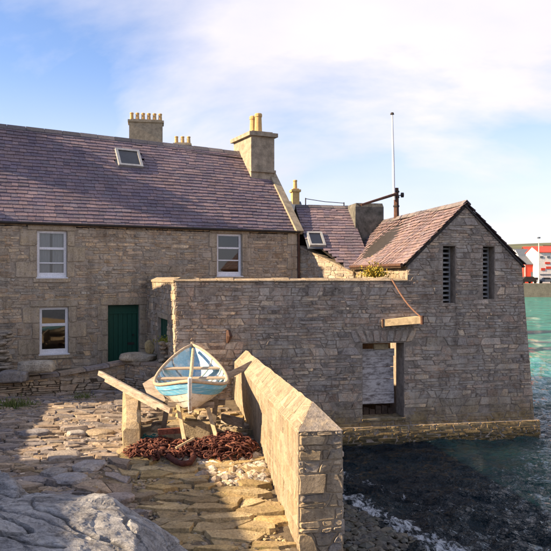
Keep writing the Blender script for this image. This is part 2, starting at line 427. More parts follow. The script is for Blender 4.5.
def course_cells(u0, u1, v0, v1, w_, h_, rng):
    """flat bedded rubble: wavering courses of uneven stones, some split into two thin ones"""
    hs = []; v = v0 - h_
    while v < v1 + h_: hs.append(v); v += h_ * rng.choice((0.5, 0.65, 0.8, 1.0, 1.25, 1.6, 2.1))
    sd = rng.uniform(0, 99)
    def bed(i, u): return hs[i] + .34 * h_ * noise.noise(Vector((u * .9, i * 3.7, sd))) + .22 * h_ * noise.noise(Vector((u * 3.1, i * 5.1, sd)))
    out_ = []
    for i in range(len(hs) - 1):
        ch = hs[i + 1] - hs[i]; u = u0 - rng.uniform(0, w_); jl = rng.uniform(-.3, .3) * ch
        while u < u1 + w_:
            ww = max(.05, w_ * rng.choice((.3, .45, .6, .8, 1.0, 1.3, 1.8)) * (.75 + .25 * ch / h_)); e = u + ww; jr = rng.uniform(-.35, .35) * ch
            q = [(u - jl, bed(i, u)), (e - jr, bed(i, e)), (e + jr, bed(i + 1, e)), (u + jl, bed(i + 1, u))]
            if ch > 1.2 * h_ and rng.random() < .5 and ww > .12:
                a_, b_ = rng.uniform(.35, .65), rng.uniform(.35, .65)
                ml = (lerp(q[0][0], q[3][0], a_), lerp(q[0][1], q[3][1], a_)); mr = (lerp(q[1][0], q[2][0], b_), lerp(q[1][1], q[2][1], b_))
                out_ += [[q[0], q[1], mr, ml], [ml, mr, q[2], q[3]]]
            else: out_.append(q)
            u = e; jl = jr
    return out_
def lerp(a, b, k): return a + (b - a) * k
def hole_trim(poly, holes, pad=0.0):
    for (a0, a1, b0, b1) in holes:
        a0, a1, b0, b1 = a0 - pad, a1 + pad, b0 - pad, b1 + pad
        if not poly: return poly
        if max(q[0] for q in poly) <= a0 or min(q[0] for q in poly) >= a1 or max(q[1] for q in poly) <= b0 or min(q[1] for q in poly) >= b1: continue
        cx, cy = cent(poly)
        opts = [(a0 - cx, (1, 0, a0)), (cx - a1, (-1, 0, -a1)), (b0 - cy, (0, 1, b0)), (cy - b1, (0, -1, -b1))]
        d_, h_ = max(opts)
        if d_ < 0: return []
        poly = clip(poly, *h_)
        if len(poly) < 3: return []
    return poly
def stone_geom(poly, mpf, relief, rng, bev=0.02, back=-0.015, gap=0.012, jit=0.009):
    if area(poly) < 0: poly = poly[::-1]
    p = inset(poly, gap / 2)
    if len(p) < 3 or area(p) < 0.0012: return None
    p2 = []
    for i in range(len(p)):
        a_, b_ = p[i], p[(i + 1) % len(p)]; p2.append(a_)
        L_ = math.hypot(b_[0] - a_[0], b_[1] - a_[1])
        if L_ > .11: k_ = rng.uniform(.35, .65); p2.append((a_[0] + (b_[0] - a_[0]) * k_ + rng.uniform(-1, 1) * .012, a_[1] + (b_[1] - a_[1]) * k_ + rng.uniform(-1, 1) * .010))
    p = chaikin(p2, rng.uniform(0.10, 0.2)) if len(p2) < 8 else p2
    if len(p) < 4: return None
    p = [(x + rng.uniform(-jit, jit) * 1.5, y + rng.uniform(-jit, jit)) for x, y in p]
    cx, cy = cent(p); r = math.sqrt(abs(area(p)) / math.pi); s = max(0.5, 1 - bev / r)
    tl_ = min(.08, relief * 5); tu, tv = rng.uniform(-tl_, tl_), rng.uniform(-tl_, tl_); rel = relief * rng.uniform(0.5, 1.3)
    n = len(p)
    v = [mpf(x, y, back) for x, y in p]
    for x, y in p:
        a_, b_ = cx + (x - cx) * s, cy + (y - cy) * s
        v.append(mpf(a_, b_, rel + (a_ - cx) * tu + (b_ - cy) * tv + rng.uniform(-0.15, 0.15) * relief))
    f = [(i, (i + 1) % n, n + (i + 1) % n, n + i) for i in range(n)] + [tuple(range(n, 2 * n))]
    return v, f
def emit(parent, items, name, mat, most=300, rest='small_stones', rng=RNG):
    """items: (verts, faces, colour); the ones that show largest become objects, the rest one part"""
    def size(it):
        c_ = sum((Vector(q) for q in it[0]), Vector()) / len(it[0])
        d = c_ - CAM
        x, y = d.x / max(d.y, .1) * F, d.z / max(d.y, .1) * F
        if d.y < 1 or abs(x) > 285 or abs(y) > 290: return -1.0
        e = max((Vector(q) - c_).length for q in it[0])
        return e / d.y
    order = sorted(range(len(items)), key=lambda i: -size(items[i]))
    for i in order[:most]:
        v, f, c_ = items[i]; mesh(name, v, f, mat, parent, c_)
    if len(order) > most:
        mb = MB()
        for i in order[most:]: mb.add(items[i][0], items[i][1], items[i][2])
        tag(mb.build(rest, mat, parent, cols=True), kind='stuff')
HOUSE_PAL = [(0.523, 0.392, 0.256), (0.471, 0.384, 0.277), (0.421, 0.376, 0.303), (0.572, 0.424, 0.265), (0.489, 0.369, 0.256), (0.396, 0.353, 0.297), (0.64, 0.493, 0.317), (0.438, 0.313, 0.203), (0.336, 0.274, 0.203)]
SEA_PAL = [(0.476, 0.37, 0.28), (0.434, 0.36, 0.287), (0.366, 0.307, 0.256), (0.536, 0.396, 0.271), (0.444, 0.325, 0.241), (0.344, 0.288, 0.247), (0.605, 0.468, 0.326), (0.405, 0.288, 0.211), (0.303, 0.244, 0.194)]
WARM_PAL = [(0.368, 0.287, 0.194), (0.396, 0.314, 0.221), (0.34, 0.264, 0.176), (0.414, 0.332, 0.239), (0.322, 0.259, 0.184)]
PAVE_PAL = [(0.307, 0.255, 0.209), (0.269, 0.237, 0.22), (0.356, 0.278, 0.209), (0.233, 0.208, 0.198), (0.406, 0.313, 0.22), (0.295, 0.231, 0.173)]
def pick(pal, rng, var=0.18):
    c_ = rng.choice(pal); k = rng.uniform(1 - var, 1 + var)
    return (c_[0] * k, c_[1] * k, c_[2] * k)
def rubble(pl, bounds, w_, h_, pal, rng, holes=(), halfs=(), relief=0.016, an=2.7, keep=None, mpf=None, gap=0.009, bev=0.012, local=None, var=.36):
    u0, u1, v0, v1 = bounds; items = []
    mpf = mpf or pl.p
    for poly in course_cells(u0, u1, v0, v1, w_, h_, rng):
        for hp in ((-1, 0, -u0), (1, 0, u1), (0, -1, -v0), (0, 1, v1)) + tuple(halfs):
            poly = clip(poly, *hp)
            if len(poly) < 3: break
        if len(poly) < 3: continue
        if local: poly = local(poly)
        poly = hole_trim(poly, holes)
        if len(poly) < 3 or abs(area(poly)) < 0.002: continue
        if keep and not keep(*cent(poly)): continue
        g_ = stone_geom(poly, mpf, relief, rng, gap=gap, bev=bev, jit=.006)
        if g_: items.append((g_[0], g_[1], pick(pal, rng, var)))
    return items
def block(pl, a0, a1, b0, b1, rng, col, relief=0.03, rough=0.012):
    """a dressed stone"""
    n = []
    for (x0, y0, x1, y1) in ((a0, b0, a1, b0), (a1, b0, a1, b1), (a1, b1, a0, b1), (a0, b1, a0, b0)):
        for k in (0.06, 0.5, 0.94): n.append((x0 + (x1 - x0) * k + rng.uniform(-rough, rough), y0 + (y1 - y0) * k + rng.uniform(-rough, rough)))
    cx, cy = cent(n); m_ = len(n)
    v = [pl.p(x, y, -0.01) for x, y in n] + [pl.p(cx + (x - cx) * (1 - 0.02 / (a1 - a0)), cy + (y - cy) * (1 - 0.02 / (b1 - b0)), relief + rng.uniform(-.004, .004)) for x, y in n]
    f = [(i, (i + 1) % m_, m_ + (i + 1) % m_, m_ + i) for i in range(m_)] + [tuple(range(m_, 2 * m_))]
    return v, f, col
def wall_poly(name, pl, outer, holes, th, mat, parent=None, kind=None):
    """a wall plate with real openings"""
    loops = [[Vector((x, y, 0)) for x, y in outer]] + [[Vector(q) for q in ((a0, b0, 0), (a0, b1, 0), (a1, b1, 0), (a1, b0, 0))] for a0, a1, b0, b1 in holes]
    flat = [q for l in loops for q in l]; tr_ = tessellate_polygon(loops); n = len(flat)
    v = [pl.p(q.x, q.y, 0) for q in flat] + [pl.p(q.x, q.y, -th) for q in flat]
    f = [tuple(x) for x in tr_] + [tuple(i + n for i in reversed(x)) for x in tr_]
    k = 0
    for l in loops:
        m_ = len(l)
        for i in range(m_): f.append((k + i, k + (i + 1) % m_, n + k + (i + 1) % m_, n + k + i))
        k += m_
    o = mesh(name, v, f, mat, parent)
    if kind: o['kind'] = kind
    return o
def slates(parent, pl, u0, u1, S, w_, ex, pal, rng, mat='slate', skip=(), most=300, sag=None, halfs=None, rough=0.004):
    items = []; r = 0; v = 0.0
    while v < S:
        u = u0 - (w_ / 2 if r % 2 else 0) - rng.uniform(0, .03)
        while u < u1:
            ww = w_ * rng.uniform(0.65, 1.3); a0, a1 = max(u, u0), min(u + ww, u1); u += ww
            if a1 - a0 < 0.05: continue
            top = min(v + ex * 1.7, S + .02); cu, cv = (a0 + a1) / 2, v + ex / 2
            if any(s0 < cu < s1 and t0 < cv < t1 for s0, s1, t0, t1 in skip): continue
            if halfs and not halfs(cu, cv): continue
            dz = rng.uniform(0, rough); dl = rng.uniform(-.018, .018) - (.05 if rng.random() < .012 else 0); g_ = 0.004; sk = rng.uniform(-.014, .014)
            sg = sag(cu, cv) if sag else 0.0
            lo, hi, th = 0.036 + dz + sg, 0.002 + sg, 0.016
            q = [(a0 + g_, v + dl, lo), (a1 - g_, v + dl + sk, lo + rng.uniform(0, rough)), (a1 - g_, top, hi), (a0 + g_, top, hi)]
            vv = [pl.p(x, y, d) for x, y, d in q] + [pl.p(x, y, d - th) for x, y, d in q[:2]]
            items.append((vv, [(0, 1, 2, 3), (4, 5, 1, 0), (4, 0, 3), (5, 2, 1)], pick(pal, rng, 0.13)))
        v += ex; r += 1
    emit(parent, items, 'slate', mat, most, 'far_slates')
SLATE_PAL = [(0.171, 0.13, 0.15), (0.202, 0.146, 0.157), (0.15, 0.118, 0.145), (0.223, 0.162, 0.165), (0.163, 0.134, 0.153)]
OLD_PAL = [(0.205, 0.143, 0.144), (0.227, 0.159, 0.153), (0.175, 0.129, 0.139), (0.249, 0.177, 0.163), (0.192, 0.15, 0.158)]
def ridge_tiles(parent, A, B, slopeL, slopeR, mat, step=0.45, wid=0.16, rng=RNG, lift=0.03):
    A, B = Vector(A), Vector(B); L = (B - A).length; d = (B - A) / L; k = 0.0
    while k < L - 0.05:
        e = min(k + step, L); up = Vector((0, 0, lift + rng.uniform(0, .015)))
        P, Q = A + d * (k + .006) + up, A + d * (e - .006) + up
        v = [P + slopeL * wid, P, P + slopeR * wid, Q + slopeL * wid, Q, Q + slopeR * wid]
        v += [x + Vector((0, 0, .03)) for x in v]
        f = [(0, 1, 4, 3), (1, 2, 5, 4), (6, 9, 10, 7), (7, 10, 11, 8), (0, 6, 7, 1), (1, 7, 8, 2), (3, 4, 10, 9), (4, 5, 11, 10), (0, 3, 9, 6), (2, 8, 11, 5)]
        mesh('ridge_tile', v, f, mat, parent, pick([(0.10, 0.09, 0.095), (0.16, 0.14, 0.14), (0.20, 0.17, 0.16)], rng)); k = e

# ================================================================ setting: ground, sea, shore
LW = Vector((math.cos(R(11)), math.sin(R(11)), 0))          # along the sea front
LN = Vector((math.sin(R(11)), -math.cos(R(11)), 0))         # outwards to the camera
L0 = Vector((1.94, 19.3, 0))
SEA = Plane(L0, LW, (0, 0, 1))                              # u along the front, v = metres above the water
def lp(s, r, z): return L0 + LW * s - LN * r + Vector((0, 0, z))
def wall_x(Z): return 0.60 - 0.15 * (Z - 9.33)
def smooth(a, b, x):
    k = min(1, max(0, (x - a) / (b - a))); return k * k * (3 - 2 * k)
def lerp(a, b, k): return a + (b - a) * k
def ground_z(X, Z):
    land = lerp(-3.66, -3.22, smooth(8.6, 14.2, Z))
    yard = lerp(-3.42, -3.25, smooth(9.0, 13.0, Z))
    land = lerp(yard, land, smooth(-2.9, -2.5, X))
    land += smooth(7.4, 0.6, Z) * 1.95 if Z < 7.4 else 0
    front = (Vector((X, Z, 0)) - L0).dot(-LN)
    d = -0.9 * (X - 1.0) - 0.436 * (Z - 14.8)
    sea = -4.6 + (0.12 * min(d, 4) if d > 0 else max(0.3 * d, -2.2))
    side = smooth(wall_x(Z) - .12, wall_x(Z) + .12, X)
    if Z < 7.4: sea = lerp(sea, land, smooth(7.4, 4.5, Z)) if X < 3 else sea
    if front > -.1: side = smooth(-2.75, -2.55, X) if front < 10 else (smooth(4.5, 6.0, X))
    return EYE + lerp(land, sea, side)
def lines(lo, a, b, hi, step, grow=1.35):
    L = []; x = a
    while x < b: L.append(x); x += step
    s = step
    while x < hi: L.append(x); s *= grow; x += s
    L.append(hi); x = a - step; s = step; D = []
    while x > lo: D.append(x); s *= grow; x -= s
    D.append(lo)
    return D[::-1] + L
gx, gy = lines(-140, -8, 5, 12, 0.16), lines(-60, 6, 20, 260, 0.16)
gv = [(x, y, ground_z(x, y) + 0.05 * (noise.noise(Vector((x * 1.3, y * 1.3, 0)))) + (0.02 * noise.noise(Vector((x * 5, y * 5, 3))))) for y in gy for x in gx]
W_ = len(gx)
gf = [(j * W_ + i, j * W_ + i + 1, (j + 1) * W_ + i + 1, (j + 1) * W_ + i) for j in range(len(gy) - 1) for i in range(W_ - 1)]
ground = mesh('ground', gv, gf, 'earth', smooth=True); ground['kind'] = 'structure'

# sea: one sheet out to the horizon, real ripples near the shore
sx, sy = lines(-9000, -1.0, 12.0, 12000, 0.075, 1.06), lines(-300, 9.5, 24.0, 16000, 0.085, 1.035)
sv, sc_ = [], []
for y in sy:
    for x in sx:
        amp = 1.0 if (-1 <= x <= 40 and 9 <= y <= 60) else 0.0
        z = 0.0
        if amp:
            z = 0.085 * noise.noise(Vector((x * 0.9, y * 1.5, 1))) + 0.062 * noise.noise(Vector((x * 2.3 + 0.5 * y, y * 3.6, 5))) + 0.032 * noise.noise(Vector((x * 6.5, y * 9, 9)))
            z *= (1 + .9 * smooth(17.5, 13, y)) * min(1, (x + 1) / .5, (40 - x) / 4.0, (60 - y) / 25.0)
        d = -0.9 * (x - 1.0) - 0.436 * (y - 14.8)
        foam = 0.0
        if amp:
            foam = 0.26 * math.exp(-((d + 0.30) / 0.5) ** 2) + 0.22 * math.exp(-((d + 1.35 + .3 * math.sin(y)) / 0.28) ** 2) * smooth(12, 14, y) + 0.20 * smooth(-3.6, -0.3, d)
        far = smooth(20.5, 36, y)
        patch = 0.04 * math.exp(-(((x - 6.6) / 1.1) ** 2 + ((y - 17.6) / 1.2) ** 2))
        if 22 < y < 200 and 0 < x < 150: z += .10 * noise.noise(Vector((x * .22, y * .42, 3))) * smooth(22, 40, y) * smooth(200, 120, y)
        sv.append((x, y, z)); sc_.append((foam, min(1, far + patch), 0))
W_ = len(sx)
sf = [(j * W_ + i, j * W_ + i + 1, (j + 1) * W_ + i + 1, (j + 1) * W_ + i) for j in range(len(sy) - 1) for i in range(W_ - 1)]
sea = mesh('sea', sv, sf, 'water', None, sc_, smooth=True); sea['kind'] = 'structure'

# ================================================================ the stone house
rh = random.Random(11)
TH = R(26); HU = Vector((math.cos(TH), math.sin(TH), 0)); HN = Vector((math.sin(TH), -math.cos(TH), 0)); UP = Vector((0, 0, 1))
HO = Vector((-5.65, 22.6, EYE - 2.85)); HW = Plane(HO, HU, UP)
HL, HR_, EAVE, HALF, RIDGE = -4.9, 7.18, 4.57, 2.9, 8.03
house = thing('stone_house', 'long rubble stone house with purple slate roof and green front door', 'house', HO)
def hpx(x0, y0, x1, y1):
    a_, b_ = HW.pix((x0 + x1) / 2, y0)[1], HW.pix((x0 + x1) / 2, y1)[1]
    return HW.pix(x0, y0)[0], HW.pix(x1, y0)[0], b_, a_
WIN = [hpx(37, 230.5, 67, 277.5), hpx(39.5, 307, 68.5, 354), hpx(217, 233.5, 242, 276)]
DOOR = hpx(108, 305, 139.5, 367); DOOR = (DOOR[0], DOOR[1], 0.02, DOOR[3])
holes_h = WIN + [DOOR]
hwall = wall_poly('wall', HW, [(HL, -.8), (HR_, -.8), (HR_, EAVE), (HL, EAVE)], holes_h, 0.5, 'mortar', house)
# dressed margins round the openings
MARG = [(0.455, 0.371, 0.251), (0.422, 0.352, 0.251), (0.475, 0.389, 0.273)]
dress = []
for (a0, a1, b0, b1) in WIN:
    dress.append(block(HW, a0 - .28, a1 + .28, b1 + .005, b1 + .21, rh, rh.choice(MARG), 0.028))
    dress.append(block(HW, a0 - .12, a1 + .12, b0 - .15, b0 - .005, rh, rh.choice(MARG), 0.05))
    n_ = 3; hh = (b1 - b0) / n_
    for k in range(n_):
        wl, wr = ((.62, .22), (.22, .55), (.5, .24))[k % 3] if a0 < 0 else ((.3, .2), (.2, .32), (.3, .2))[k % 3]
        dress.append(block(HW, a0 - wl, a0 - .004, b0 + hh * k + .012, b0 + hh * (k + 1) - .006, rh, rh.choice(MARG)))
        dress.append(block(HW, a1 + .004, a1 + wr, b0 + hh * k + .012, b0 + hh * (k + 1) - .006, rh, rh.choice(MARG)))
a0, a1, b0, b1 = DOOR
dress.append(block(HW, a0 - .25, a1 + .25, b1 + .005, b1 + .24, rh, MARG[0], 0.03))
for k in range(4):
    hh = (b1 - b0) / 4; wl, wr = ((.2, .34), (.34, .2))[k % 2]
    dress.append(block(HW, a0 - wl, a0 - .004, b0 + hh * k + .012, b0 + hh * (k + 1) - .006, rh, rh.choice(MARG)))
    dress.append(block(HW, a1 + .004, a1 + wr, b0 + hh * k + .012, b0 + hh * (k + 1) - .006, rh, rh.choice(MARG)))
for k in range(10):      # quoins at the right corner
    hh = 0.45; wl = .42 if k % 2 else .24
    dress.append(block(HW, HR_ - wl, HR_ - .01, hh * k + .02, hh * (k + 1) - .01, rh, rh.choice(MARG)))
for v_, f_, c_ in dress: mesh('dressed_stone', v_, f_, 'house_stone', hwall, c_)
blocked = list(holes_h)
for v_, f_, c_ in dress:
    uu = [(Vector(q) - HO).dot(HU) for q in v_]; vv = [(Vector(q) - HO).z for q in v_]
    blocked.append((min(uu), max(uu), min(vv), max(vv)))
items = rubble(HW, (HL, HR_, -.3, EAVE - .02), 0.36, 0.115, HOUSE_PAL, rh, holes=blocked, relief=0.016)
emit(hwall, items, 'stone', 'house_stone', 300)
# back and end walls
GB = Plane(HO + HU * HL, -HN, UP)
def gable(u, sgn, name, low=0.0):
    pl = Plane(HO + HU * u, -HN * sgn, UP)
    s = sgn
    pts = [(0.5 * s, -.8), ((2 * HALF) * s, -.8), ((2 * HALF) * s, EAVE), (HALF * s, RIDGE - low), (0.5 * s, EAVE + .595 - low * .17)]
    if s < 0: pts = pts[::-1]
    wall_poly(name, pl, pts, [], 0.5, 'mortar', house)
gable(HR_, 1, 'gable_wall', .5); gable(HL, -1, 'gable_wall')
mb = MB(); c0 = HO - HN * (2 * HALF - .25) + HU * ((HL + HR_) / 2) + UP * 1.88
mb.box(c0, (HR_ - HL - 1.02, 0.5, 5.36), Matrix.Rotation(TH, 3, 'Z')); mb.build('back_wall', 'mortar', house)
# roof
PITCH = math.atan2(RIDGE - EAVE, HALF); BK = -HN
UPS = (BK * math.cos(PITCH) + UP * math.sin(PITCH)); OV = 0.14
HROOF = Plane(HO + UP * (EAVE + .05) - UPS * OV, HU, UPS)
SL = HALF / math.cos(PITCH) + OV
def fall(u): return .33 * min(1, max(0, (u + 3.2) / 9.6))
HROOF_flat = HROOF.p
HROOF.p = lambda u, v, d=0.0: HROOF_flat(u, v, d - fall(u) * v / SL)
def sag_h(u, v): return -0.05 * math.sin((u + 7) * 0.42) * math.sin(max(0, min(1, v / SL)) * math.pi)
mb = MB(); bu, bd = UPS, (BK * math.cos(PITCH) - UP * math.sin(PITCH))
for sgn in (0, 1):
    e0 = HROOF.O if sgn == 0 else HROOF.O + BK * (2 * HALF + 2 * OV * math.cos(PITCH))
    up_ = UPS if sgn == 0 else (-BK * math.cos(PITCH) + UP * math.sin(PITCH))
    n_ = HU.cross(UPS) if sgn == 0 else up_.cross(HU)
    pts = []
    for d in (-0.12, -0.06):
        for (u, s) in ((HL, 0), (HR_ - .05, 0), (HR_ - .05, SL), (HL, SL)): pts.append(HROOF.p(u, s, d - .03) if sgn == 0 else e0 + HU * u + up_ * s + n_ * d - UP * (fall(u) * 1.3 if s else 0))
    mb.hexa(pts)
hroof = mb.build('roof', 'dark_metal', house)
skyl = (HROOF.pix(119, 165)[0], HROOF.pix(143, 165)[0], HROOF.pix(130, 166)[1], HROOF.pix(130, 149)[1])
slates(hroof, HROOF, HL, HR_ - .08, SL, 0.30, 0.17, SLATE_PAL, rh, skip=[skyl], sag=sag_h)
RA = HROOF.p(HL, SL, 0.0); RM = HROOF.p(-3.2, SL, 0.0); RB = HROOF.p(HR_ - .9, SL, 0.0)
ridge_tiles(hroof, RA, RM, -UPS, (BK * math.cos(PITCH) - UP * math.sin(PITCH)), 'slate', 0.57, 0.19, lift=0.04)
ridge_tiles(hroof, RM, RB, -UPS, (BK * math.cos(PITCH) - UP * math.sin(PITCH)), 'slate', 0.62, 0.19, lift=0.04)
# back slope slates as plain courses are never seen; skews (gable copings)
mb = MB()
SKW = 0.30
pA, pB = HROOF.p(HR_ - .12, -.02, -.05), HROOF.p(HR_ - .12, SL, -.05); up_ = HROOF.N
k = 0
for i in range(6):
    s0, s1 = SL * i / 6 - .02, SL * (i + 1) / 6 - .03
    q = MB(); q.hexa([HROOF.p(HR_ - .13, s0, -.06), HROOF.p(HR_ + .17, s0, -.06), HROOF.p(HR_ + .17, s1, -.06), HROOF.p(HR_ - .13, s1, -.06),
                      HROOF.p(HR_ - .13, s0, .13), HROOF.p(HR_ + .17, s0, .12), HROOF.p(HR_ + .17, s1, .12), HROOF.p(HR_ - .13, s1, .13)])
    q.build('skew_stone', 'skew_stone', hroof)
# gutter and downpipe
mb = MB(); mb.tube([HW.p(HL, EAVE - .03, .13), HW.p(HR_ + .05, EAVE - .03, .13)], 0.045, 8); mb.build('gutter', 'dark_metal', house)
mb = MB(); mb.tube([HW.p(HR_ - .02, EAVE - .03, .13), HW.p(HR_ + .02, EAVE - .22, .07), HW.p(HR_ + .02, 0.1, .07)], 0.04, 8); mb.build('downpipe', 'brown_iron', house)
# skylight
def skylight(parent, pl, rc, fr=0.09, hgt=0.14):
    a0, a1, b0, b1 = rc
    fo_ = MB()
    for (x0, x1, y0, y1) in ((a0, a1, b0, b0 + fr), (a0, a1, b1 - fr, b1), (a0, a0 + fr, b0 + fr, b1 - fr), (a1 - fr, a1, b0 + fr, b1 - fr)):
        fo_.hexa([pl.p(x0, y0, -.03), pl.p(x1, y0, -.03), pl.p(x1, y1, -.03), pl.p(x0, y1, -.03), pl.p(x0, y0, hgt), pl.p(x1, y0, hgt), pl.p(x1, y1, hgt), pl.p(x0, y1, hgt)])
    sk = fo_.build('skylight', 'aluminium', parent)
    e_ = .07; q = MB(); q.hexa([pl.p(a0 - e_, b0 - e_, -.02), pl.p(a1 + e_, b0 - e_, -.02), pl.p(a1 + e_, b1 + e_, -.02), pl.p(a0 - e_, b1 + e_, -.02), pl.p(a0 - e_, b0 - e_, .012), pl.p(a1 + e_, b0 - e_, .012), pl.p(a1 + e_, b1 + e_, .012), pl.p(a0 - e_, b1 + e_, .012)]); q.build('flashing', 'grey_roof', sk)
    mesh('pane', [pl.p(a0 + fr, b0 + fr, hgt - .03), pl.p(a1 - fr, b0 + fr, hgt - .03), pl.p(a1 - fr, b1 - fr, hgt - .03), pl.p(a0 + fr, b1 - fr, hgt - .03)], [(0, 1, 2, 3)], 'glass', sk)
    mesh('dark_sheet', [pl.p(a0 + fr, b0 + fr, .0), pl.p(a1 - fr, b0 + fr, .0), pl.p(a1 - fr, b1 - fr, .0), pl.p(a0 + fr, b1 - fr, .0)], [(0, 1, 2, 3)], 'room_dark', sk)  # flat near-black sheet in place of the dark room below
    return sk
skylight(house, HROOF, skyl)
# chimneys
def chimney(parent, c, U, V, lu, lv, z0, z1, mat, pots, capw=0.1, caph=0.14, potr=0.13, poth=0.55, name='chimney'):
    """a stack: U,V horizontal axes; pots along V or U"""
    m3 = Matrix((U, V, UP)).transposed()
    q = MB(); q.box(Vector((c.x, c.y, (z0 + z1) / 2)), (lu, lv, z1 - z0), m3); ch = q.build(name, mat, parent)
    q = MB(); q.box(Vector((c.x, c.y, z1 + caph / 2)), (lu + 2 * capw, lv + 2 * capw, caph), m3)
    q.box(Vector((c.x, c.y, z1 + caph + .03)), (lu * .9, lv * .95, .06), m3); q.build('cap', mat, ch)
    for (pu, pv, h_) in pots:
        b_ = Vector((c.x, c.y, z1 + caph + .05)) + U * pu + V * pv; q = MB()
        pr = [(0, 1.12), (.06, 1.12), (.07, 1.0), (.82, .86), (.83, 1.0), (.95, 1.02), (1.0, .9), (1.0, .7), (.5, .65)]
        n_ = 12; vs_ = []; fs = []
        for (t_, k_) in pr:
            for a_ in range(n_): vs_.append(b_ + Vector((math.cos(a_ * 2 * math.pi / n_) * potr * k_, math.sin(a_ * 2 * math.pi / n_) * potr * k_, t_ * h_)))
        for i in range(len(pr) - 1):
            for a_ in range(n_): fs.append((i * n_ + a_, i * n_ + (a_ + 1) % n_, (i + 1) * n_ + (a_ + 1) % n_, (i + 1) * n_ + a_))
        q.add(vs_, fs); q.build('chimney_pot', 'pot_clay', ch, smooth=False)
    return ch
cc_ = HO + HU * (HR_ - .48) + BK * 2.85
chimney(house, cc_, HU, BK, 1.0, 1.75, HO.z + 5.6, EYE + 5.52, 'harl', [(0, -.45, .78), (0, .05, .78)], 0.11, 0.15, 0.15)
q = MB(); m3 = Matrix((HU, BK, UP)).transposed()
q.box(Vector((cc_.x, cc_.y, HO.z + 7.02)) - BK * .9 , (1.06, .12, .10), m3); q.build('chimney_flashing', 'harl', house)
cl_ = HO + HU * (-4.42) + BK * 2.9
chimney(house, cl_, HU, BK, 0.95, 1.75, HO.z + 5.6, EYE + 6.1, 'harl', [(0, -.5, .6), (0, 0, .6), (0, .5, .6)])
# windows
def sash(parent, pl, rc, bars, curtain=False, depth=0.10, halves=None):
    a0, a1, b0, b1 = rc; fr = 0.085; mb = MB()
    def bar(x0, x1, y0, y1, d0, d1):
        mb.hexa([pl.p(x0, y0, d0), pl.p(x1, y0, d0), pl.p(x1, y1, d0), pl.p(x0, y1, d0), pl.p(x0, y0, d1), pl.p(x1, y0, d1), pl.p(x1, y1, d1), pl.p(x0, y1, d1)])
    d0, d1 = -depth - .07, -depth
    bar(a0 + .003, a0 + fr, b0 + .003, b1 - .003, d0, d1); bar(a1 - fr, a1 - .003, b0 + .003, b1 - .003, d0, d1)
    bar(a0 + fr, a1 - fr, b1 - fr, b1 - .003, d0, d1); bar(a0 + fr, a1 - fr, b0 + .003, b0 + .15, d0, d1)
    win = thing_part('window', parent)
    mb2 = mb; mb = MB(); fr_o = mb2.build('frame', 'white_paint', win)
    ys = [b0 + .15] + [b0 + (b1 - b0) * k for k, _ in bars] + [b1 - fr]
    for (k, hh) in bars:
        y = b0 + (b1 - b0) * k; mb = MB(); bar(a0 + fr, a1 - fr, y - hh / 2, y + hh / 2, d0 + .005, d1 + .012); mb.build('glazing_bar', 'white_paint', win)
    for i in range(len(ys) - 1):
        y0, y1 = ys[i], ys[i + 1]
        mesh('pane', [pl.p(a0 + fr, y0, d0 + .03 + .004 * i), pl.p(a1 - fr, y0, d0 + .03 + .004 * i), pl.p(a1 - fr, y1, d0 + .03), pl.p(a0 + fr, y1, d0 + .03)], [(0, 1, 2, 3)], 'glass', win)
    q = MB(); q.hexa([pl.p(a0 - .03, b0 - .03, -.16), pl.p(a1 + .03, b0 - .03, -.16), pl.p(a1 + .03, b0 - .03, .06), pl.p(a0 - .03, b0 - .03, .06),
                      pl.p(a0 - .03, b0 + .02, -.16), pl.p(a1 + .03, b0 + .02, -.16), pl.p(a1 + .03, b0 + .0, .06), pl.p(a0 - .03, b0 + .0, .06)])
    q.build('sill', 'white_paint', win)
    # room behind
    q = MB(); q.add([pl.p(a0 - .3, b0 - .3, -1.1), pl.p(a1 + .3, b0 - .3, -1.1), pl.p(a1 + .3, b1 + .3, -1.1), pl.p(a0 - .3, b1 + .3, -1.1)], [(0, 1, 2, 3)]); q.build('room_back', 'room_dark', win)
    if curtain:
        n_ = 26
        for (x0, x1) in ((a0 + .02, a0 + (a1 - a0) * .47), (a0 + (a1 - a0) * .55, a1 - .02)):
            vs_ = []; fs = []
            for i in range(n_ + 1):
                u = x0 + (x1 - x0) * i / n_; d = -depth - .16 + .022 * math.sin(i * 1.9) + .01 * math.sin(i * .7)
                vs_ += [pl.p(u, b0 + .05, d), pl.p(u, b1 - .05, d)]
            for i in range(n_): fs.append((2 * i, 2 * i + 2, 2 * i + 3, 2 * i + 1))
            mesh('curtain', vs_, fs, 'curtain', win, smooth=True)
    return win
def thing_part(name, parent):
    o = bpy.data.objects.new(name, None); link(o, parent); return o
sash(house, HW, WIN[0], [(.31, .035), (.62, .075)], curtain=True)
sash(house, HW, WIN[1], [(.62, .085)])
sash(house, HW, WIN[2], [(.37, .04), (.66, .06)])
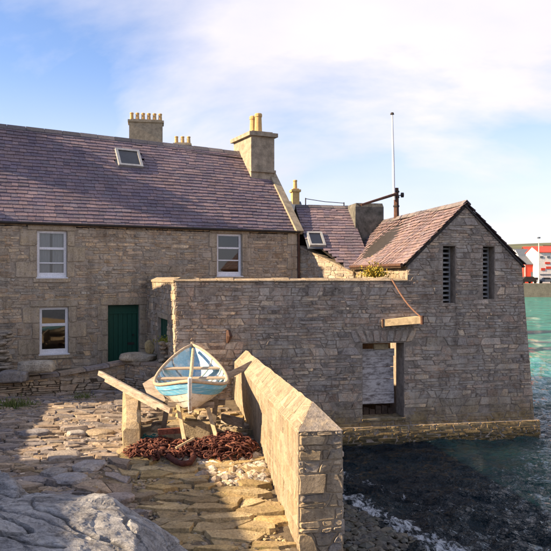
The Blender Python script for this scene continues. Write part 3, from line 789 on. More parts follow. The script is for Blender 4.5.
# front door
def plank_door(parent, pl, rc, depth, n, mat, transom=None, handle=True):
    a0, a1, b0, b1 = rc; dr = thing_part('door', parent); top = b1 - (transom or 0)
    def bx(name, x0, x1, y0, y1, d0, d1, mt):
        q = MB(); q.hexa([pl.p(x0, y0, d0), pl.p(x1, y0, d0), pl.p(x1, y1, d0), pl.p(x0, y1, d0), pl.p(x0, y0, d1), pl.p(x1, y0, d1), pl.p(x1, y1, d1), pl.p(x0, y1, d1)]); return q.build(name, mt, dr)
    for k in range(n):
        x0, x1 = a0 + .06 + (a1 - a0 - .12) * k / n + .005, a0 + .06 + (a1 - a0 - .12) * (k + 1) / n - .005
        bx('board', x0, x1, b0 + .01, top - .05, -depth - .05, -depth - .003 * (k % 2), mat)
    bx('door_backing', a0 + .055, a1 - .055, b0 + .01, top - .05, -depth - .07, -depth - .045, mat)
    bx('door_frame', a0 + .003, a0 + .055, b0, b1 - .003, -depth - .06, -depth + .03, mat)
    bx('door_frame', a1 - .055, a1 - .003, b0, b1 - .003, -depth - .06, -depth + .03, mat)
    bx('door_frame', a0 + .055, a1 - .055, top - .05, top, -depth - .06, -depth + .03, mat)
    if transom: bx('transom_panel', a0 + .055, a1 - .055, top, b1 - .003, -depth - .06, -depth - .01, mat)
    if handle:
        q = MB(); q.tube([pl.p(a1 - .18, b0 + .95, -depth), pl.p(a1 - .18, b0 + .95, -depth + .06)], .03, 8); q.build('handle', 'dark_metal', dr)
        bx('letter_box', a1 - .36, a1 - .14, b0 + .62, b0 + .70, -depth, -depth + .012, 'dark_metal')
    return dr
plank_door(house, HW, DOOR, 0.16, 6, 'green_paint', transom=0.24)

# ================================================================ sea front: courtyard wall and store
rs = random.Random(23)
S_L, S_G, S_R, S_RB = -4.66, 1.8, 5.30, 5.76
W_TOP, G_EAVE, G_APEX, S_AP = 4.50, 5.02, 6.70, 3.56
def spx(x0, y0, x1, y1):
    return SEA.pix(x0, y0)[0], SEA.pix(x1, y0)[0], SEA.pix((x0 + x1) / 2, y1)[1], SEA.pix((x0 + x1) / 2, y0)[1]
SDOOR = spx(362.5, 343, 404, 420)
SLIT = [spx(443, 246, 455.5, 303), spx(483, 246.5, 494.5, 299)]
court = thing('courtyard_wall', 'tall rubble sea wall with an old boarded doorway above the water', 'wall', (L0.x, L0.y, 0))
cwall = wall_poly('wall', SEA, [(S_L, -2.2), (S_G, -2.2), (S_G, W_TOP), (S_L, W_TOP)], [SDOOR], 0.62, 'sea_mortar', court)
store = thing('stone_store', 'stone store with gable to the sea and two slit openings', 'building', lp(3.5, 0, 0))
swall = wall_poly('wall', SEA, [(S_G, -2.2), (S_RB + .19, -2.2), (S_R, G_EAVE), (S_AP, G_APEX), (S_G, G_EAVE)], SLIT, 0.6, 'sea_mortar', store)
def seam(poly):
    cx, cy = cent(poly)
    if cx < S_G: return clip(poly, 0, 1, W_TOP)
    if cy > W_TOP: poly = clip(poly, -1, 0, -S_G)
    return poly
sl_r = (S_RB - S_R) / G_EAVE
halfs = [(1, sl_r, S_RB), ((G_APEX - G_EAVE), (S_R - S_AP), (G_APEX - G_EAVE) * S_R + (S_R - S_AP) * G_EAVE)]
def seam2(poly):
    poly = seam(poly)
    if len(poly) >= 3 and cent(poly)[0] > S_G: poly = clip(poly, -(G_APEX - G_EAVE), (S_AP - S_G), -(G_APEX - G_EAVE) * S_G + (S_AP - S_G) * G_EAVE)
    return poly if len(poly) >= 3 else [(0, 0), (0, 0), (0, 0)]
vous = []
a0, a1, b0, b1 = SDOOR
nv = 9
for k in range(nv):       # flat arch of thin stones on edge over the doorway
    x0, x1 = a0 - .22 + (a1 - a0 + .44) * k / nv, a0 - .22 + (a1 - a0 + .44) * (k + 1) / nv
    lean = (k - (nv - 1) / 2) * .045
    g_ = stone_geom([(x0 + .0, b1 + .01), (x1, b1 + .01), (x1 + lean, b1 + .36), (x0 + lean, b1 + .36)], SEA.p, .03, rs, gap=.016)
    vous.append((g_[0], g_[1], pick(SEA_PAL, rs)))
for v_, f_, c_ in vous: mesh('arch_stone', v_, f_, 'sea_stone', cwall, c_)
blk = [SDOOR, (a0 - .28, a1 + .28, b1, b1 + .36)] + SLIT
items = rubble(SEA, (S_L, S_RB, -.1, G_APEX), 0.36, 0.105, SEA_PAL, rs, holes=blk, halfs=halfs, relief=0.017, gap=.008, local=seam2)
ic, is_ = [], []
for it in items:
    u = sum((Vector(q) - L0).dot(LW) for q in it[0]) / len(it[0])
    (ic if u < S_G else is_).append(it)
emit(cwall, ic, 'stone', 'sea_stone', 300); emit(swall, is_, 'stone', 'sea_stone', 300)
# plinth the sea washes: a battered footing standing proud
for owner, par, u0, u1, tp in ((cwall, court, S_L, S_G, 0), (swall, store, S_G, S_RB + .10, .03)):
    q = MB(); q.hexa([SEA.p(u0, -1.5, -.1), SEA.p(u1, -1.5, -.1), SEA.p(u1, -1.5, .36), SEA.p(u0, -1.5, .36), SEA.p(u0, .52, -.1), SEA.p(u1 - tp, .52, -.1), SEA.p(u1 - tp, .47, .075), SEA.p(u0, .47, .075)])
    fo2 = q.build('footing', 'sea_mortar', par)
    its = rubble(SEA, (u0 - .004, u1 + .004 - tp, -.12, .48), .42, .055, SEA_PAL, rs, relief=.022, an=5.0, gap=.004, mpf=lambda u, v, d: SEA.p(u, v, d + .075 + (.47 - v) * .145))
    emit(fo2, its, 'footing_stone', 'sea_stone', 300)
# coping of the courtyard wall
u = S_L - .03
while u < S_G - .05:
    e = min(u + rs.uniform(.4, .75), S_G); j = rs.uniform(-.015, .015); o_ = rs.uniform(.0, .03)
    prof = [(o_ + .03, W_TOP), (o_ + .035, W_TOP + .03), (-.16, W_TOP + .095 + j), (-.5, W_TOP + .095 + j), (-.66, W_TOP)]
    v_ = [SEA.p(u + .008, z, d) for d, z in prof] + [SEA.p(e - .008, z + rs.uniform(-.01, .01), d) for d, z in prof]
    f_ = [(i, i + 5, (i + 1) % 5 + 5, (i + 1) % 5) for i in range(5)] + [(0, 1, 2, 3, 4), (9, 8, 7, 6, 5)]
    mesh('coping_stone', v_, f_, 'warm_stone', cwall, pick(WARM_PAL, rs)); u = e
# return wall to the house, with a small green door
RC = SEA.p(S_L, 0); RE = HW.p(1.55, 0, 0); dirr = (Vector((RC.x, RC.y, 0)) - Vector((RE.x, RE.y, 0))); RLEN = dirr.length; dirr.normalize()
RW = Plane((RE.x, RE.y, 0), dirr, UP)
GD = (RW.pix(158, 320)[0], RW.pix(167.5, 320)[0], 1.78, EYE - 1.18)
rwall = wall_poly('return_wall', RW, [(0.02, .6), (RLEN - .005, .6), (RLEN - .005, W_TOP - .02), (0.02, W_TOP - .02)], [GD], 0.5, 'mortar', court)
items = rubble(RW, (0.03, RLEN, .8, W_TOP - .03), 0.34, 0.15, HOUSE_PAL, rs, holes=[GD, (GD[0] - .1, GD[1] + .1, GD[3], GD[3] + .16)], relief=0.02)
emit(rwall, items, 'stone', 'house_stone', 300)
v_, f_, c_ = block(RW, GD[0] - .1, GD[1] + .1, GD[3] + .004, GD[3] + .16, rs, MARG[0]); mesh('lintel', v_, f_, 'house_stone', rwall, c_)
u = 0.05
while u < RLEN - .05:
    e = min(u + rs.uniform(.4, .8), RLEN + .02)
    prof = [(.04, W_TOP - .02), (.04, W_TOP + .04), (-.15, W_TOP + .12), (-.5, W_TOP + .12), (-.52, W_TOP - .02)]
    v_ = [RW.p(u + .008, z, d) for d, z in prof] + [RW.p(e - .008, z, d) for d, z in prof]
    mesh('coping_stone', v_, [(i, i + 5, (i + 1) % 5 + 5, (i + 1) % 5) for i in range(5)] + [(0, 1, 2, 3, 4), (9, 8, 7, 6, 5)], 'warm_stone', rwall, pick(WARM_PAL, rs)); u = e
plank_door(court, RW, GD, 0.12, 4, 'green_paint', handle=False)
# rust stain fitting on the wall
a_ = SEA.pix(228, 336)
q = MB(); q.tube([SEA.p(a_[0], a_[1] + .16, .03), SEA.p(a_[0] + .03, a_[1], .06), SEA.p(a_[0] - .02, a_[1] - .18, .03)], [.05, .09, .035], 7); q.build('iron_stub', 'brown_iron', court)
# doorway: bleached horizontal boards, broken at the foot, daylight above
dd = thing_part('door', court); a0, a1, b0, b1 = SDOOR
ys = [b0 + (b1 - b0) * k for k in (.17, .33, .50, .66, .80, .905)]
for i in range(5):
    q = MB(); x1 = a1 - .10 - rs.uniform(0, .03)
    q.hexa([SEA.p(a0 + .0, ys[i] + .008, -.50), SEA.p(x1, ys[i] + .008, -.53), SEA.p(x1, ys[i] + .008, -.49), SEA.p(a0, ys[i] + .008, -.46),
            SEA.p(a0 + .0, ys[i + 1] - .004, -.50), SEA.p(x1, ys[i + 1] - .004 + rs.uniform(-.01, .01), -.53), SEA.p(x1, ys[i + 1] - .004, -.49), SEA.p(a0, ys[i + 1] - .004, -.46)])
    q.build('board', 'bleached_board', dd)
for k in range(6):
    x0 = a0 + (a1 - a0 - .1) * k / 6; h_ = (b1 - b0) * (.14 + rs.uniform(-.04, .03))
    q = MB(); q.hexa([SEA.p(x0 + .01, b0 + .02, -.55), SEA.p(x0 + .17, b0 + .02, -.55), SEA.p(x0 + .17, b0 + .02, -.52), SEA.p(x0 + .01, b0 + .02, -.52),
                      SEA.p(x0 + .01, b0 + h_, -.55), SEA.p(x0 + .17, b0 + h_ * .9, -.55), SEA.p(x0 + .17, b0 + h_ * .9, -.52), SEA.p(x0 + .01, b0 + h_, -.52)])
    q.build('broken_board', 'rotten_wood', dd)
q = MB(); q.hexa([SEA.p(a0 - .1, b1 - .05, -.60), SEA.p(a0 + .42, b1 - .05, -.60), SEA.p(a0 + .42, b1 - .05, -.40), SEA.p(a0 - .1, b1 - .05, -.40), SEA.p(a0 - .1, b1 + .0, -.60), SEA.p(a0 + .42, b1 + .0, -.60), SEA.p(a0 + .42, b1 + .0, -.40), SEA.p(a0 - .1, b1 + .0, -.40)])
q.build('lintel_timber', 'rotten_wood', dd)
q = MB(); q.box(SEA.p((a0 + a1) / 2, (b0 + b1) / 2, -1.4), (1.8, .05, 2.6), Matrix.Rotation(R(11), 3, 'Z')); q.build('inner_partition', 'rotten_wood', court)
q = MB(); s0 = SEA.pix(378, 347); q.box(SEA.p(s0[0] + .23, s0[1] - .03, -.44), (.42, .12, .15), Matrix.Rotation(R(11), 3, 'Z')); q.build('head_block', 'pale_timber', dd)
# sill
q = MB(); q.hexa([SEA.p(a0 - .02, b0 - .0, -.6), SEA.p(a1 + .02, b0 - .0, -.6), SEA.p(a1 + .02, b0, .07), SEA.p(a0 - .02, b0, .07), SEA.p(a0 - .02, b0 + .06, -.6), SEA.p(a1 + .02, b0 + .06, -.6), SEA.p(a1 + .02, b0 + .05, .07), SEA.p(a0 - .02, b0 + .05, .07)])
mesh('sill_stone', q.v, q.f, 'sea_stone', cwall, (0.2, 0.18, 0.12))
# louvred slits
for rc in SLIT:
    a0, a1, b0, b1 = rc; wn = thing_part('louvre', store)
    q = MB()
    for (x0, x1) in ((a0, a0 + .04), (a1 - .04, a1)):
        q.hexa([SEA.p(x0, b0, -.42), SEA.p(x1, b0, -.42), SEA.p(x1, b0, -.34), SEA.p(x0, b0, -.34), SEA.p(x0, b1, -.42), SEA.p(x1, b1, -.42), SEA.p(x1, b1, -.34), SEA.p(x0, b1, -.34)])
    q.build('frame', 'aluminium', wn)
    n_ = 12
    for k in range(n_):
        y = b0 + (b1 - b0) * (k + .35) / n_
        q = MB(); q.hexa([SEA.p(a0 + .04, y, -.32), SEA.p(a1 - .04, y, -.32), SEA.p(a1 - .04, y + .05, -.42), SEA.p(a0 + .04, y + .05, -.42), SEA.p(a0 + .04, y + .045, -.32), SEA.p(a1 - .04, y + .045, -.32), SEA.p(a1 - .04, y + .065, -.42), SEA.p(a0 + .04, y + .065, -.42)])
        q.build('slat', 'aluminium', wn)
    mesh('dark_backing', [SEA.p(a0 - .1, b0 - .1, -.64), SEA.p(a1 + .1, b0 - .1, -.64), SEA.p(a1 + .1, b1 + .1, -.64), SEA.p(a0 - .1, b1 + .1, -.64)], [(0, 1, 2, 3)], 'room_dark', wn)
# side and back walls of the store
SB = 9.2
q = MB(); q.hexa([lp(S_G, .6, 0), lp(S_G + .5, .6, 0), lp(S_G + .5, SB, 0), lp(S_G, SB, 0), lp(S_G, .6, G_EAVE - .02), lp(S_G + .5, .6, G_EAVE - .02), lp(S_G + .5, SB, G_EAVE - .02), lp(S_G, SB, G_EAVE - .02)])
side = q.build('side_wall', 'sea_mortar', store)
SIDE = Plane(lp(S_G, SB, 0), LN, UP)
items = rubble(SIDE, (3.5, SB - .62, 4.2, G_EAVE - .04), .34, .14, WARM_PAL, rs, relief=.02); emit(side, items, 'stone', 'warm_stone', 100)
q = MB(); q.hexa([lp(S_R - .5, .6, -2), lp(S_RB + .19, .6, -2.2), lp(S_RB + .19, SB, -2.2), lp(S_R - .5, SB, -2), lp(S_R - .5, .6, G_EAVE - .02), lp(S_R, .6, G_EAVE - .02), lp(S_R, SB, G_EAVE - .02), lp(S_R - .5, SB, G_EAVE - .02)])
q.build('side_wall', 'sea_mortar', store)
bp = Plane(lp(0, SB, 0), LW, UP)
wall_poly('back_wall', bp, [(S_G, 0), (S_R, 0), (S_R, G_EAVE), (S_AP, G_APEX), (S_G, G_EAVE)], [], .5, 'sea_mortar', store)
# store roof
SP = math.atan2(G_APEX - G_EAVE, S_AP - S_G); sup = LW * math.cos(SP) + UP * math.sin(SP); sov = 0.16
SSL = (S_AP - S_G) / math.cos(SP) + sov
SROOF = Plane(lp(S_G, SB, G_EAVE + .06) - sup * sov, LN, sup)      # u runs from the back to the front gable
sup2 = -LW * math.cos(SP) + UP * math.sin(SP)
SROOF2 = Plane(lp(S_R, -.06, G_EAVE + .06) - sup2 * sov, -LN, sup2)
mb = MB()
for pl_, len_ in ((SROOF, SB + .03), (SROOF2, SB + .03)):
    mb.hexa([pl_.p(0, 0, -.10), pl_.p(len_, 0, -.10), pl_.p(len_, SSL, -.10), pl_.p(0, SSL, -.10), pl_.p(0, 0, -.05), pl_.p(len_, 0, -.05), pl_.p(len_, SSL, -.05), pl_.p(0, SSL, -.05)])
sroof = mb.build('roof', 'dark_metal', store)
def sag_s(u, v): return -0.09 * math.sin(u / SB * math.pi) * math.sin(v / SSL * math.pi) - .03 * math.sin(u * 1.7)
slates(sroof, SROOF, 0, SB + .10, SSL, 0.24, 0.155, OLD_PAL, rs, mat='old_slate', sag=sag_s, rough=.009)
slates(sroof, SROOF2, 0, SB + .10, SSL, 0.34, 0.22, OLD_PAL, rs, mat='old_slate', most=40, rough=.014)
ridge_tiles(sroof, lp(S_AP, SB, G_APEX + .09), lp(S_AP, -.08, G_APEX + .09), -sup, -sup2, 'old_slate', .5, .17, lift=.0)
q = MB(); q.tube([lp(S_G - .17, .0, G_EAVE - .05), lp(S_G - .17, 4.9, G_EAVE - .03)], .05, 8); q.build('gutter', 'brown_iron', store)
q = MB(); q.hexa([lp(S_G - .16, .1, G_EAVE - .13), lp(S_G - .12, .1, G_EAVE - .13), lp(S_G - .12, 4.9, G_EAVE - .13), lp(S_G - .16, 4.9, G_EAVE - .13), lp(S_G - .16, .1, G_EAVE), lp(S_G - .12, .1, G_EAVE), lp(S_G - .12, 4.9, G_EAVE), lp(S_G - .16, 4.9, G_EAVE)])
q.build('fascia_board', 'rotten_wood', store)

# beam with rope on the sea wall
e0, e1 = SEA.pix(381, 323), SEA.pix(415, 319)
bm_ = thing('wall_beam', 'short sunlit timber beam fixed to the sea wall above the doorway', 'beam', SEA.p(e0[0], e0[1], .1))
q = MB(); q.hexa([SEA.p(e0[0], e0[1] - .09, .0), SEA.p(e1[0], e1[1] - .09, .0), SEA.p(e1[0], e1[1] - .09, .52), SEA.p(e0[0], e0[1] - .09, .10),
                  SEA.p(e0[0], e0[1] + .09, .0), SEA.p(e1[0], e1[1] + .09, .0), SEA.p(e1[0], e1[1] + .09, .52), SEA.p(e0[0], e0[1] + .09, .10)])
q.build('timber', 'pale_timber', bm_)
q = MB(); q.tube([SEA.p(e1[0], e1[1] - .12, .50), SEA.p(e1[0], e1[1] + .12, .50)], .05, 8); q.build('end_bolt', 'brown_iron', bm_)
q = MB(); q.tube([SEA.p(e0[0] + .02, e0[1] - .12, .10), SEA.p(e0[0] + .02, e0[1] + .12, .10)], .03, 8); q.build('end_bolt', 'brown_iron', bm_)
r0, r1 = SEA.pix(391, 279), SEA.pix(415, 317)
q = MB(); pts = []
for k in range(13):
    t_ = k / 12; pts.append(SEA.p(lerp(r0[0], r1[0], t_), lerp(r0[1], r1[1], t_) - .12 * math.sin(t_ * math.pi), lerp(.05, .5, t_)))
q.tube(pts, .022, 6); tag(q.build('rope', 'rope'), 'brown rope slung from wall top down to the short timber beam', 'rope')

# ================================================================ rear wing, raked wall, stack, mast
rb = random.Random(31)
wing = thing('rear_wing', 'low slate roofed wing between the house and the stone store', 'building', lp(1, 8, EYE - 3))
WE, WR_, EZ, RZ = 5.0, 7.9, EYE + .30, EYE + 2.78
wp = math.atan2(RZ - EZ, WR_ - WE); wup = -LN * math.cos(wp) + UP * math.sin(wp)
WL = 0.34
WROOF = Plane(lp(WL, WE, EZ), LW, wup); WSL = (WR_ - WE) / math.cos(wp)
q = MB(); q.hexa([lp(WL, 6.7, 1.5), lp(2.4, 6.7, 1.5), lp(2.4, 10.6, 1.5), lp(WL, 10.6, 1.5), lp(WL, 6.7, EZ - .08), lp(2.4, 6.7, EZ - .08), lp(2.4, 10.6, EZ - .08), lp(WL, 10.6, EZ - .08)]); q.build('wall', 'mortar', wing)
vr = lambda r: (r - WE) / math.cos(wp)
wpoly = [(0, vr(6.45)), (1.72 - WL - .1, vr(5.02)), (2.16, vr(5.0)), (2.16, WSL), (0, WSL)]
q = MB(); nn_ = len(wpoly); q.add([WROOF.p(u, v, -.06) for u, v in wpoly] + [WROOF.p(u, v, -.01) for u, v in wpoly], [tuple(range(nn_)), tuple(range(nn_, 2 * nn_))] + [(i, (i + 1) % nn_, nn_ + (i + 1) % nn_, nn_ + i) for i in range(nn_)])
behind = lambda u, v: v > lerp(vr(6.45), vr(5.02), min(1, u / (1.72 - WL - .1))) - .02
b2 = [lp(WL, 10.8, EZ), lp(2.5, 10.8, EZ), lp(2.5, WR_, RZ), lp(WL, WR_, RZ)]
q.hexa([x - UP * .08 for x in b2] + b2)
wroof = q.build('roof', 'dark_metal', wing)
wsk = (WROOF.pix(309.5, 247)[0], WROOF.pix(325.5, 247)[0], WROOF.pix(317, 247.5)[1], WROOF.pix(314, 234)[1])
slates(wroof, WROOF, 0, 2.16, WSL, .27, .17, SLATE_PAL, rb, skip=[wsk], halfs=behind)
ridge_tiles(wroof, lp(WL, WR_, RZ), lp(2.5, WR_, RZ), -wup, Vector((-LN.x, -LN.y, 0)) * math.cos(wp) - UP * math.sin(wp), 'slate', .5, .17)
skylight(wing, WROOF, wsk, .08, .12)
m3 = Matrix((LW, -LN, UP)).transposed()
q = MB(); c_ = lp(2.98, 7.35, 0); bl = []
for zz, k in ((EYE + .2, 1.0), (EYE + 2.70, 1.0), (EYE + 2.84, .93)):
    for (x, y) in ((-.56, -.55), (.56, -.55), (.56, .55), (-.56, .55)): bl.append(Vector((c_.x, c_.y, zz)) + LW * x * k - LN * y * k)
q.add(bl, [(0, 1, 5, 4), (1, 2, 6, 5), (2, 3, 7, 6), (3, 0, 4, 7), (4, 5, 9, 8), (5, 6, 10, 9), (6, 7, 11, 10), (7, 4, 8, 11), (8, 9, 10, 11)])
q.build('chimney_stack', 'dark_harl', wing)
# raked wall
RK0 = HW.p(HR_ + .06, 0, -.1); RK0.z = 0; RK1 = lp(1.72, 4.75, 0)
rk = Plane(RK0, RK1 - RK0, UP); rkl = (RK1 - RK0).length
zk0, zk1 = rk.pix(300, 247)[1], rk.pix(350, 274)[1]
raked = thing('raked_wall', 'small stone wall with sloping top beside the house corner', 'wall', (RK0.x, RK0.y, EYE - 3))
rkw = wall_poly('wall', rk, [(0, 1.5), (rkl, 1.5), (rkl, zk1), (0, zk0)], [], .4, 'mortar', raked)
nx, ny = (zk0 - zk1), rkl
emit(rkw, rubble(rk, (0, rkl, 3.6, zk0), .36, .15, HOUSE_PAL, rb, halfs=[(nx, ny, ny * zk0)]), 'stone', 'house_stone', 300)
dk = (rk.p(rkl, zk1) - rk.p(0, zk0)); 
for i in range(5):
    s0, s1 = i / 5 + .004, (i + 1) / 5 - .004; a_, b_ = rk.p(0, zk0) + dk * s0, rk.p(0, zk0) + dk * s1
    q = MB(); q.hexa([a_ + rk.N * .04, b_ + rk.N * .04, b_ - rk.N * .42, a_ - rk.N * .42, a_ + rk.N * .04 + UP * .07, b_ + rk.N * .04 + UP * .07, b_ - rk.N * .42 + UP * .07, a_ - rk.N * .42 + UP * .07])
    mesh('coping_stone', q.v, q.f, 'warm_stone', rkw, pick(WARM_PAL, rb, .1))
# flagstaff
mz = 25.4
mast = thing('flagpole', 'white flagpole on a dark timber post behind the store roof', 'flagpole', at(396.5, 222, mz))
q = MB(); q.tube([at(396.5, 226, mz), at(396.2, 188, mz)], [.10, .085], 8); q.build('post', 'brown_iron', mast)
q = MB(); q.tube([at(394.0, 200, mz - .12), at(393.3, 160, mz - .12), at(392.2, 114, mz - .12)], [.05, .045, .03], 8); q.build('pole', 'mast_white', mast)
q = MB(); q.tube([at(392.2, 114.5, mz - .12), at(392.2, 112.6, mz - .12)], [.075, .05], 8); q.build('truck', 'dark_metal', mast)
q = MB(); q.tube([at(396, 194, mz - .15), at(361, 205, mz - 1.2)], [.055, .04], 8); q.build('yard', 'brown_iron', mast)
q = MB(); q.tube([at(396, 196, mz), at(402, 195, mz)], .02, 6); q.tube([at(401, 195, mz), at(403.6, 195, mz)], [.09, .09], 8); q.build('pulley', 'dark_metal', mast)
q = MB(); q.tube([at(360.5, 206.5, mz - 1.2), at(357, 203.5, mz - 1.2)], .02, 6); q.build('yard_hook', 'dark_metal', mast)
for yy in (192.5, 198, 207):
    q = MB(); q.tube([at(396.3, yy, mz), at(396.3, yy - 1.6, mz)], .115, 8); q.build('iron_band', 'dark_metal', mast)
wr = thing('ridge_wire', 'thin wire strung over the wing ridge on two short pegs', 'wire', lp(.5, WR_, RZ))
A_, B_ = lp(.75, WR_, RZ + .30), lp(2.3, WR_, RZ + .16)
q = MB(); q.tube([A_, (A_ + B_) / 2 - UP * .03, B_], .014, 5); q.build('wire', 'dark_metal', wr)
for P_ in (A_, B_):
    q = MB(); q.tube([P_ - UP * .32, P_ + UP * .03], .022, 6); q.build('peg', 'dark_metal', wr)
# houses behind, of which roofs and stacks show
def back_house(label, c, width, depth, zr, ang, chims, mat='harl'):
    h_ = thing('background_house', label, 'house', (c[0], c[1], EYE - 1)); a_ = R(ang); U = Vector((math.cos(a_), math.sin(a_), 0)); V = Vector((-math.sin(a_), math.cos(a_), 0))
    C = Vector((c[0], c[1], 0)); ze = zr - depth * .42
    def P(u, v, z): return C + U * u + V * v + UP * z
    q = MB(); q.hexa([P(-width / 2, -depth / 2, 1), P(width / 2, -depth / 2, 1), P(width / 2, depth / 2, 1), P(-width / 2, depth / 2, 1), P(-width / 2, -depth / 2, ze), P(width / 2, -depth / 2, ze), P(width / 2, depth / 2, ze), P(-width / 2, depth / 2, ze)])
    q.add([P(-width / 2, -depth / 2, ze), P(-width / 2, 0, zr - .1), P(-width / 2, depth / 2, ze), P(width / 2, -depth / 2, ze), P(width / 2, 0, zr - .1), P(width / 2, depth / 2, ze)], [(0, 1, 2), (3, 4, 5)])
    q.build('wall', mat, h_)
    q = MB(); o = .2
    for s in (-1, 1):
        e = [P(-width / 2 - o, s * (depth / 2 + o), ze - .1), P(width / 2 + o, s * (depth / 2 + o), ze - .1), P(width / 2 + o, 0, zr + .05), P(-width / 2 - o, 0, zr + .05)]
        q.hexa([x - UP * .1 for x in e] + e)
    q.build('roof', 'grey_roof', h_)
    for (u, lu, lv, zt, npots, mt, pr, ph) in chims:
        pots = [((k - (npots - 1) / 2) * (lu - .3) / max(1, npots - 1) if npots > 1 else 0, 0, ph) for k in range(npots)]
        chimney(h_, P(u, 0, 0), U, V, lu, lv, zr - 1.2, zt, mt, pots, .08, .14, pr)
    return h_
p_ = at(146, 200, 45)
back_house('house behind the long roof with wide six-pot stone chimney', (p_.x, p_.y), 7, 7, EYE + 7.9, 10, [(0, 2.1, 1.0, EYE + 9.9, 6, 'skew_stone', .125, .5)])
p_ = at(172, 200, 50)
back_house('house behind the ridge with three small chimney pots showing', (p_.x + 2, p_.y + 5), 8, 7, EYE + 9.3, 4, [(-1.9, 1.25, .9, EYE + 10.35, 3, 'skew_stone', .15, .55)])
p_ = at(298, 200, 40)
back_house('house behind the wing with one slim pale chimney', (p_.x - 2.2, p_.y + 2), 4.6, 6, EYE + 4.6, 12, [(2.15, .42, .5, EYE + 5.2, 1, 'pot_clay', .13, .55)])

# ================================================================ yard, retaining wall
ry = random.Random(41)
YZ = EYE - 2.85
ya = [Vector((-9.6, 17.75, 0)), Vector((-6.0, 19.5, 0)), Vector((-4.36, 20.3, 0)), Vector((-2.76, 18.75, 0))]
yb = [RW.p(RLEN - .35, 0, -.02), RW.p(0.0, 0, -.02), HW.p(1.5, 0, .02), HW.p(HL, 0, .02)]
yb = [Vector((q.x, q.y, 0)) for q in yb]
loop = ya + yb
n = len(loop); tri = tessellate_polygon([loop])
yv = [q + UP * YZ for q in loop] + [q + UP * (YZ - .5) for q in loop]
yard = mesh('courtyard', yv, [tuple(x) for x in tri] + [(i, (i + 1) % n, n + (i + 1) % n, n + i) for i in range(n)], 'earth'); yard['kind'] = 'structure'
retain = thing('retaining_wall', 'low rubble wall with flat coping in front of the house', 'wall', (-6, 19.5, EYE - 3.3))
segs = [(ya[0], ya[1], EYE - 2.95, EYE - 2.74), (ya[1], ya[2], EYE - 2.72, EYE - 2.50), (ya[2], ya[3], EYE - 2.48, EYE - 2.40)]
for si, (A_, B_, z0, z1) in enumerate(segs):
    pl = Plane(A_, B_ - A_, UP); L_ = (B_ - A_).length
    wl_ = wall_poly('wall', pl, [(0, EYE - 3.9), (L_, EYE - 3.9), (L_, z1), (0, z0)], [], .36, 'mortar', retain)
    hf = (-(z1 - z0), L_, L_ * z0)
    emit(wl_, rubble(pl, (0, L_, EYE - 3.45, max(z0, z1)), .32, .075, HOUSE_PAL, ry, halfs=[hf], relief=.022, an=3.2), 'stone', 'house_stone', 120)
    u = -.02
    while u < L_ - .03:
        e = min(u + ry.uniform(.5, .95), L_ + .03); za, zb = lerp(z0, z1, u / L_) + .003, lerp(z0, z1, e / L_) + .003; th = ry.uniform(.06, .09); o_ = ry.uniform(.04, .1)
        q = MB(); q.hexa([pl.p(u + .008, za, o_), pl.p(e - .008, zb, o_ + ry.uniform(-.03, .03)), pl.p(e - .008, zb, -.45), pl.p(u + .008, za, -.45), pl.p(u + .02, za + th, o_ - .015), pl.p(e - .02, zb + th, o_ - .015), pl.p(e - .02, zb + th, -.45), pl.p(u + .02, za + th, -.45)])
        mesh('coping_stone', q.v, q.f, 'paving', wl_, pick(PAVE_PAL[:3] + WARM_PAL[:2], ry)); u = e
def lump(c, d, rng, seed, ns=0.25, sub=2, rot=0.0, flat=0.0):
    """an irregular boulder or flat stone"""
    bm = bmesh.new(); bmesh.ops.create_icosphere(bm, subdivisions=sub, radius=1.0)
    vs_ = []; m_ = Matrix.Rotation(rot, 3, 'Z')
    for v in bm.verts:
        p = v.co.copy(); k = 1 + ns * noise.noise(p * 1.3 + Vector((seed, 0, 0))) + ns * .5 * noise.noise(p * 3.1 + Vector((0, seed, 0)))
        p = p * k
        if flat: p = Vector([math.copysign(abs(x) ** (1 - flat), x) for x in p])
        vs_.append(m_ @ Vector((p.x * d[0], p.y * d[1], p.z * d[2])) + Vector(c))
    fs = [tuple(v.index for v in f.verts) for f in bm.faces]; bm.free()
    return vs_, fs
def boulder(name, label, cat, c, d, mat, col, seed, group=None, **kw):
    v_, f_ = lump(c, d, ry, seed, **kw)
    return tag(mesh(name, v_, f_, mat, None, col), label, cat, group)
boulder('flat_stone', 'large pale flat boulder resting on the coping below the lower window', 'stone', at(37, 366.5, 19.2), (.52, .30, .17), 'paving', (.44, .39, .30), 3, ns=.28, sub=3, flat=.4)
boulder('flat_stone', 'dark flat boulder at left edge lying on the low wall', 'stone', at(13, 376.5, 18.9), (.42, .3, .17), 'paving', (.26, .24, .22), 9, ns=.28, sub=3, flat=.4)
boulder('flat_slab', 'broad rounded slab lying on the low wall below the green door', 'stone', at(139, 357, 20.3), (.55, .4, .13), 'paving', (.44, .38, .28), 14, ns=.26, sub=3, flat=.4)
boulder('ball_stone', 'upright ochre stone standing on the slab by the green door', 'stone', at(149.5, 347.5, 20.2), (.15, .15, .22), 'warm_stone', (.5, .4, .2), 21, ns=.2, sub=2)
